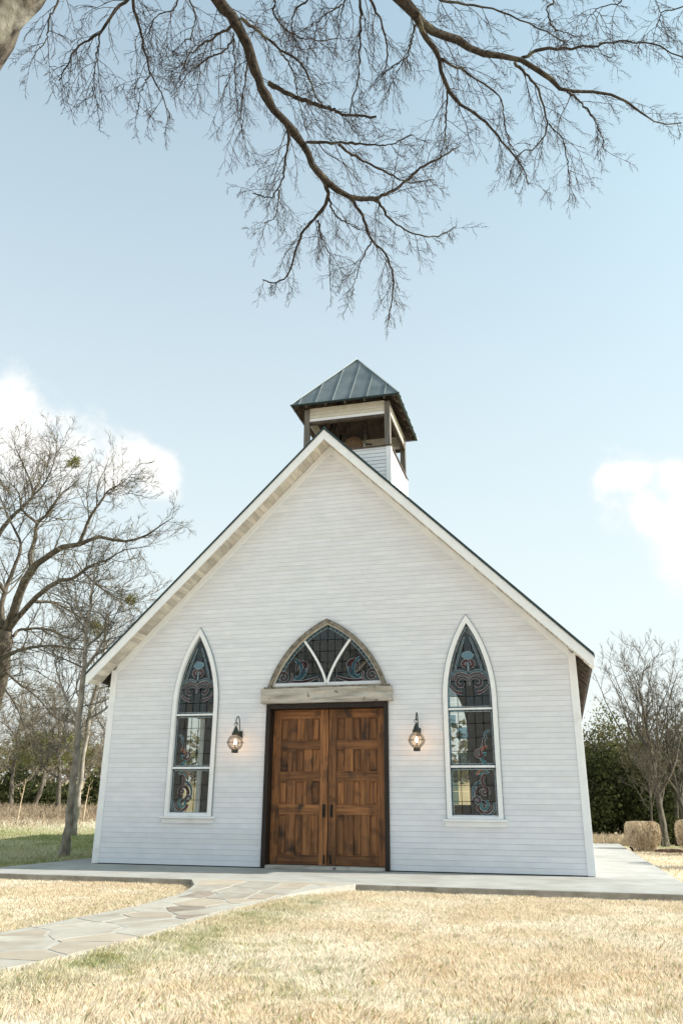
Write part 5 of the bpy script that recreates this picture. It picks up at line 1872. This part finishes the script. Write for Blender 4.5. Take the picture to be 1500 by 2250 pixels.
clipped_bush(5.40, 9.75, .86, .72, 'round clipped tan bush standing beside the far end of the pavement', np.random.default_rng(61))
clipped_bush(6.47, 8.4, .95, .78, 'clipped tan bush cut off by the right picture edge', np.random.default_rng(62))
clipped_bush(6.1, 3.7, .95, .80, 'clipped tan bush just outside the right edge beside the pavement', np.random.default_rng(63))
# dark log on the lawn between the bushes
g = np.array([5.95, 9.2])
P, Rr = resample([(g[0] - .36, g[1] + .05, tz(*g) + .05), (g[0] - .1, g[1], tz(*g) + .06), (g[0] + .18, g[1] - .02, tz(*g) + .055), (g[0] + .4, g[1] - .06, tz(*g) + .04)], [.045, .062, .06, .035], 16)
v, f = rough_tube(P, Rr, 10, np.random.default_rng(3), .12)
lg = fast_mesh('log', v, f, 'log_bark', smooth=True, origin=(g[0], g[1], tz(*g)))
tag(lg, 'short dark log lying on the grass between the clipped bushes', 'log')
P, Rr = resample([(5.13, 9.6, GZ), (5.12, 9.59, -.05), (5.09, 9.58, .01), (5.05, 9.57, .03)], [.03, .026, .024, .02], 10)
v, f = rough_tube(P, Rr, 8, np.random.default_rng(4), .06)
sg_ = fast_mesh('garden_light', v, f, 'iron', smooth=True, origin=(5.13, 9.6, GZ))
tag(sg_, 'small dark stub light at the foot of the clipped bush', 'light')


# ------------------------------------------------------------------ grass
def grass(name, label, n, xr, yr, keep, h, w, rng, lean=.6, dens=None):
    x, y = rng.uniform(*xr, n), rng.uniform(*yr, n)
    k = keep(x, y)
    x, y = x[k], y[k]
    n = len(x)
    tuft = vnoise(x, y, 9, 12) * .6 + vnoise(x, y, 3.1, 13) * .4
    hh = h * (.55 + .75 * tuft) * rng.uniform(.6, 1.25, n)
    a = rng.uniform(0, 2 * math.pi, n)
    # neighbouring blades lie the same way, as trampled dormant turf does
    la = 2 * math.pi * (vnoise(x, y, 2.3, 21) * 1.6) + rng.normal(0, .9, n)
    lx, ly = np.cos(la) * lean * hh * rng.uniform(.3, 1.3, n), np.sin(la) * lean * hh * rng.uniform(.3, 1.3, n)
    z = terrain(x, y)
    wx, wy = np.cos(a) * w / 2, np.sin(a) * w / 2
    V = np.zeros((n, 4, 3))
    V[:, 0] = np.stack([x - wx, y - wy, z - .005], 1)
    V[:, 1] = np.stack([x + wx, y + wy, z - .005], 1)
    V[:, 2] = np.stack([x + wx + lx * .35, y + wy + ly * .35, z + hh * .6], 1)
    V[:, 3] = np.stack([x + lx, y + ly, z + hh], 1)
    b = np.arange(n)[:, None] * 4
    F = np.concatenate([b + np.array([[0, 1, 2]]), b + np.array([[0, 2, 3]])])
    c = lawn_colour(x, y)
    c = c * rng.uniform(.84, 1.14, n)[:, None]
    c = np.where((rng.random(n) < .07)[:, None], np.array([.20, .25, .085]), c)
    c = np.where((rng.random(n) < .06)[:, None], np.array([.40, .27, .15]), c)
    tint = np.repeat(np.clip(c, 0, .85), 4, 0)
    o = fast_mesh(name, V.reshape(-1, 3), F, 'grass_blade', tint=tint)
    tag(o, label, 'grass', kind='stuff')


def off_path(x, y, m=.015):
    hw = np.interp(y, [-14, -8, -6.5, -4.5, -3.2, -2.7, -2.2], [.72, .62, .58, .50, .62, .78, 1.12])
    return np.abs(x - path_x(y)) > hw + m - .02 * vnoise(x, y, 7, 4)


def near_front(x, y):
    d = np.stack([x, y], -1) - CAM_POS[:2]
    fw = d @ (FWD[:2] / np.linalg.norm(FWD[:2]))
    sd = d @ np.array([.967, .253])
    return (y < PY0 - .005) & off_path(x, y) & (fw > 3.6) & (np.abs(sd) < fw * .47 + .9)


grass('lawn_grass', 'straw-coloured dormant lawn grass in front of the chapel', 780000, (-6.5, 7.0), (-9.8, PY0), near_front, .034, .0028, np.random.default_rng(71))
grass('side_grass', 'dry lawn grass right of the pavement', 60000, (PX1 + .01, 8.5), (PY0 - 1, 14), lambda x, y: (x > PX1 + .01) & (x < PX1 + 1 + (y + 3) * .25), .05, .007, np.random.default_rng(72))
grass('shaded_grass', 'greener lawn grass left of the chapel in its shade', 90000, (-17, PX0 - .01), (-2.5, 20), lambda x, y: (x < PX0 - .01) & (x < -.55 * y + 2) & (x > -1.1 * y - 9), .055, .011, np.random.default_rng(73))
# a few dry blades hanging over the pavement edge are part of the lawn above
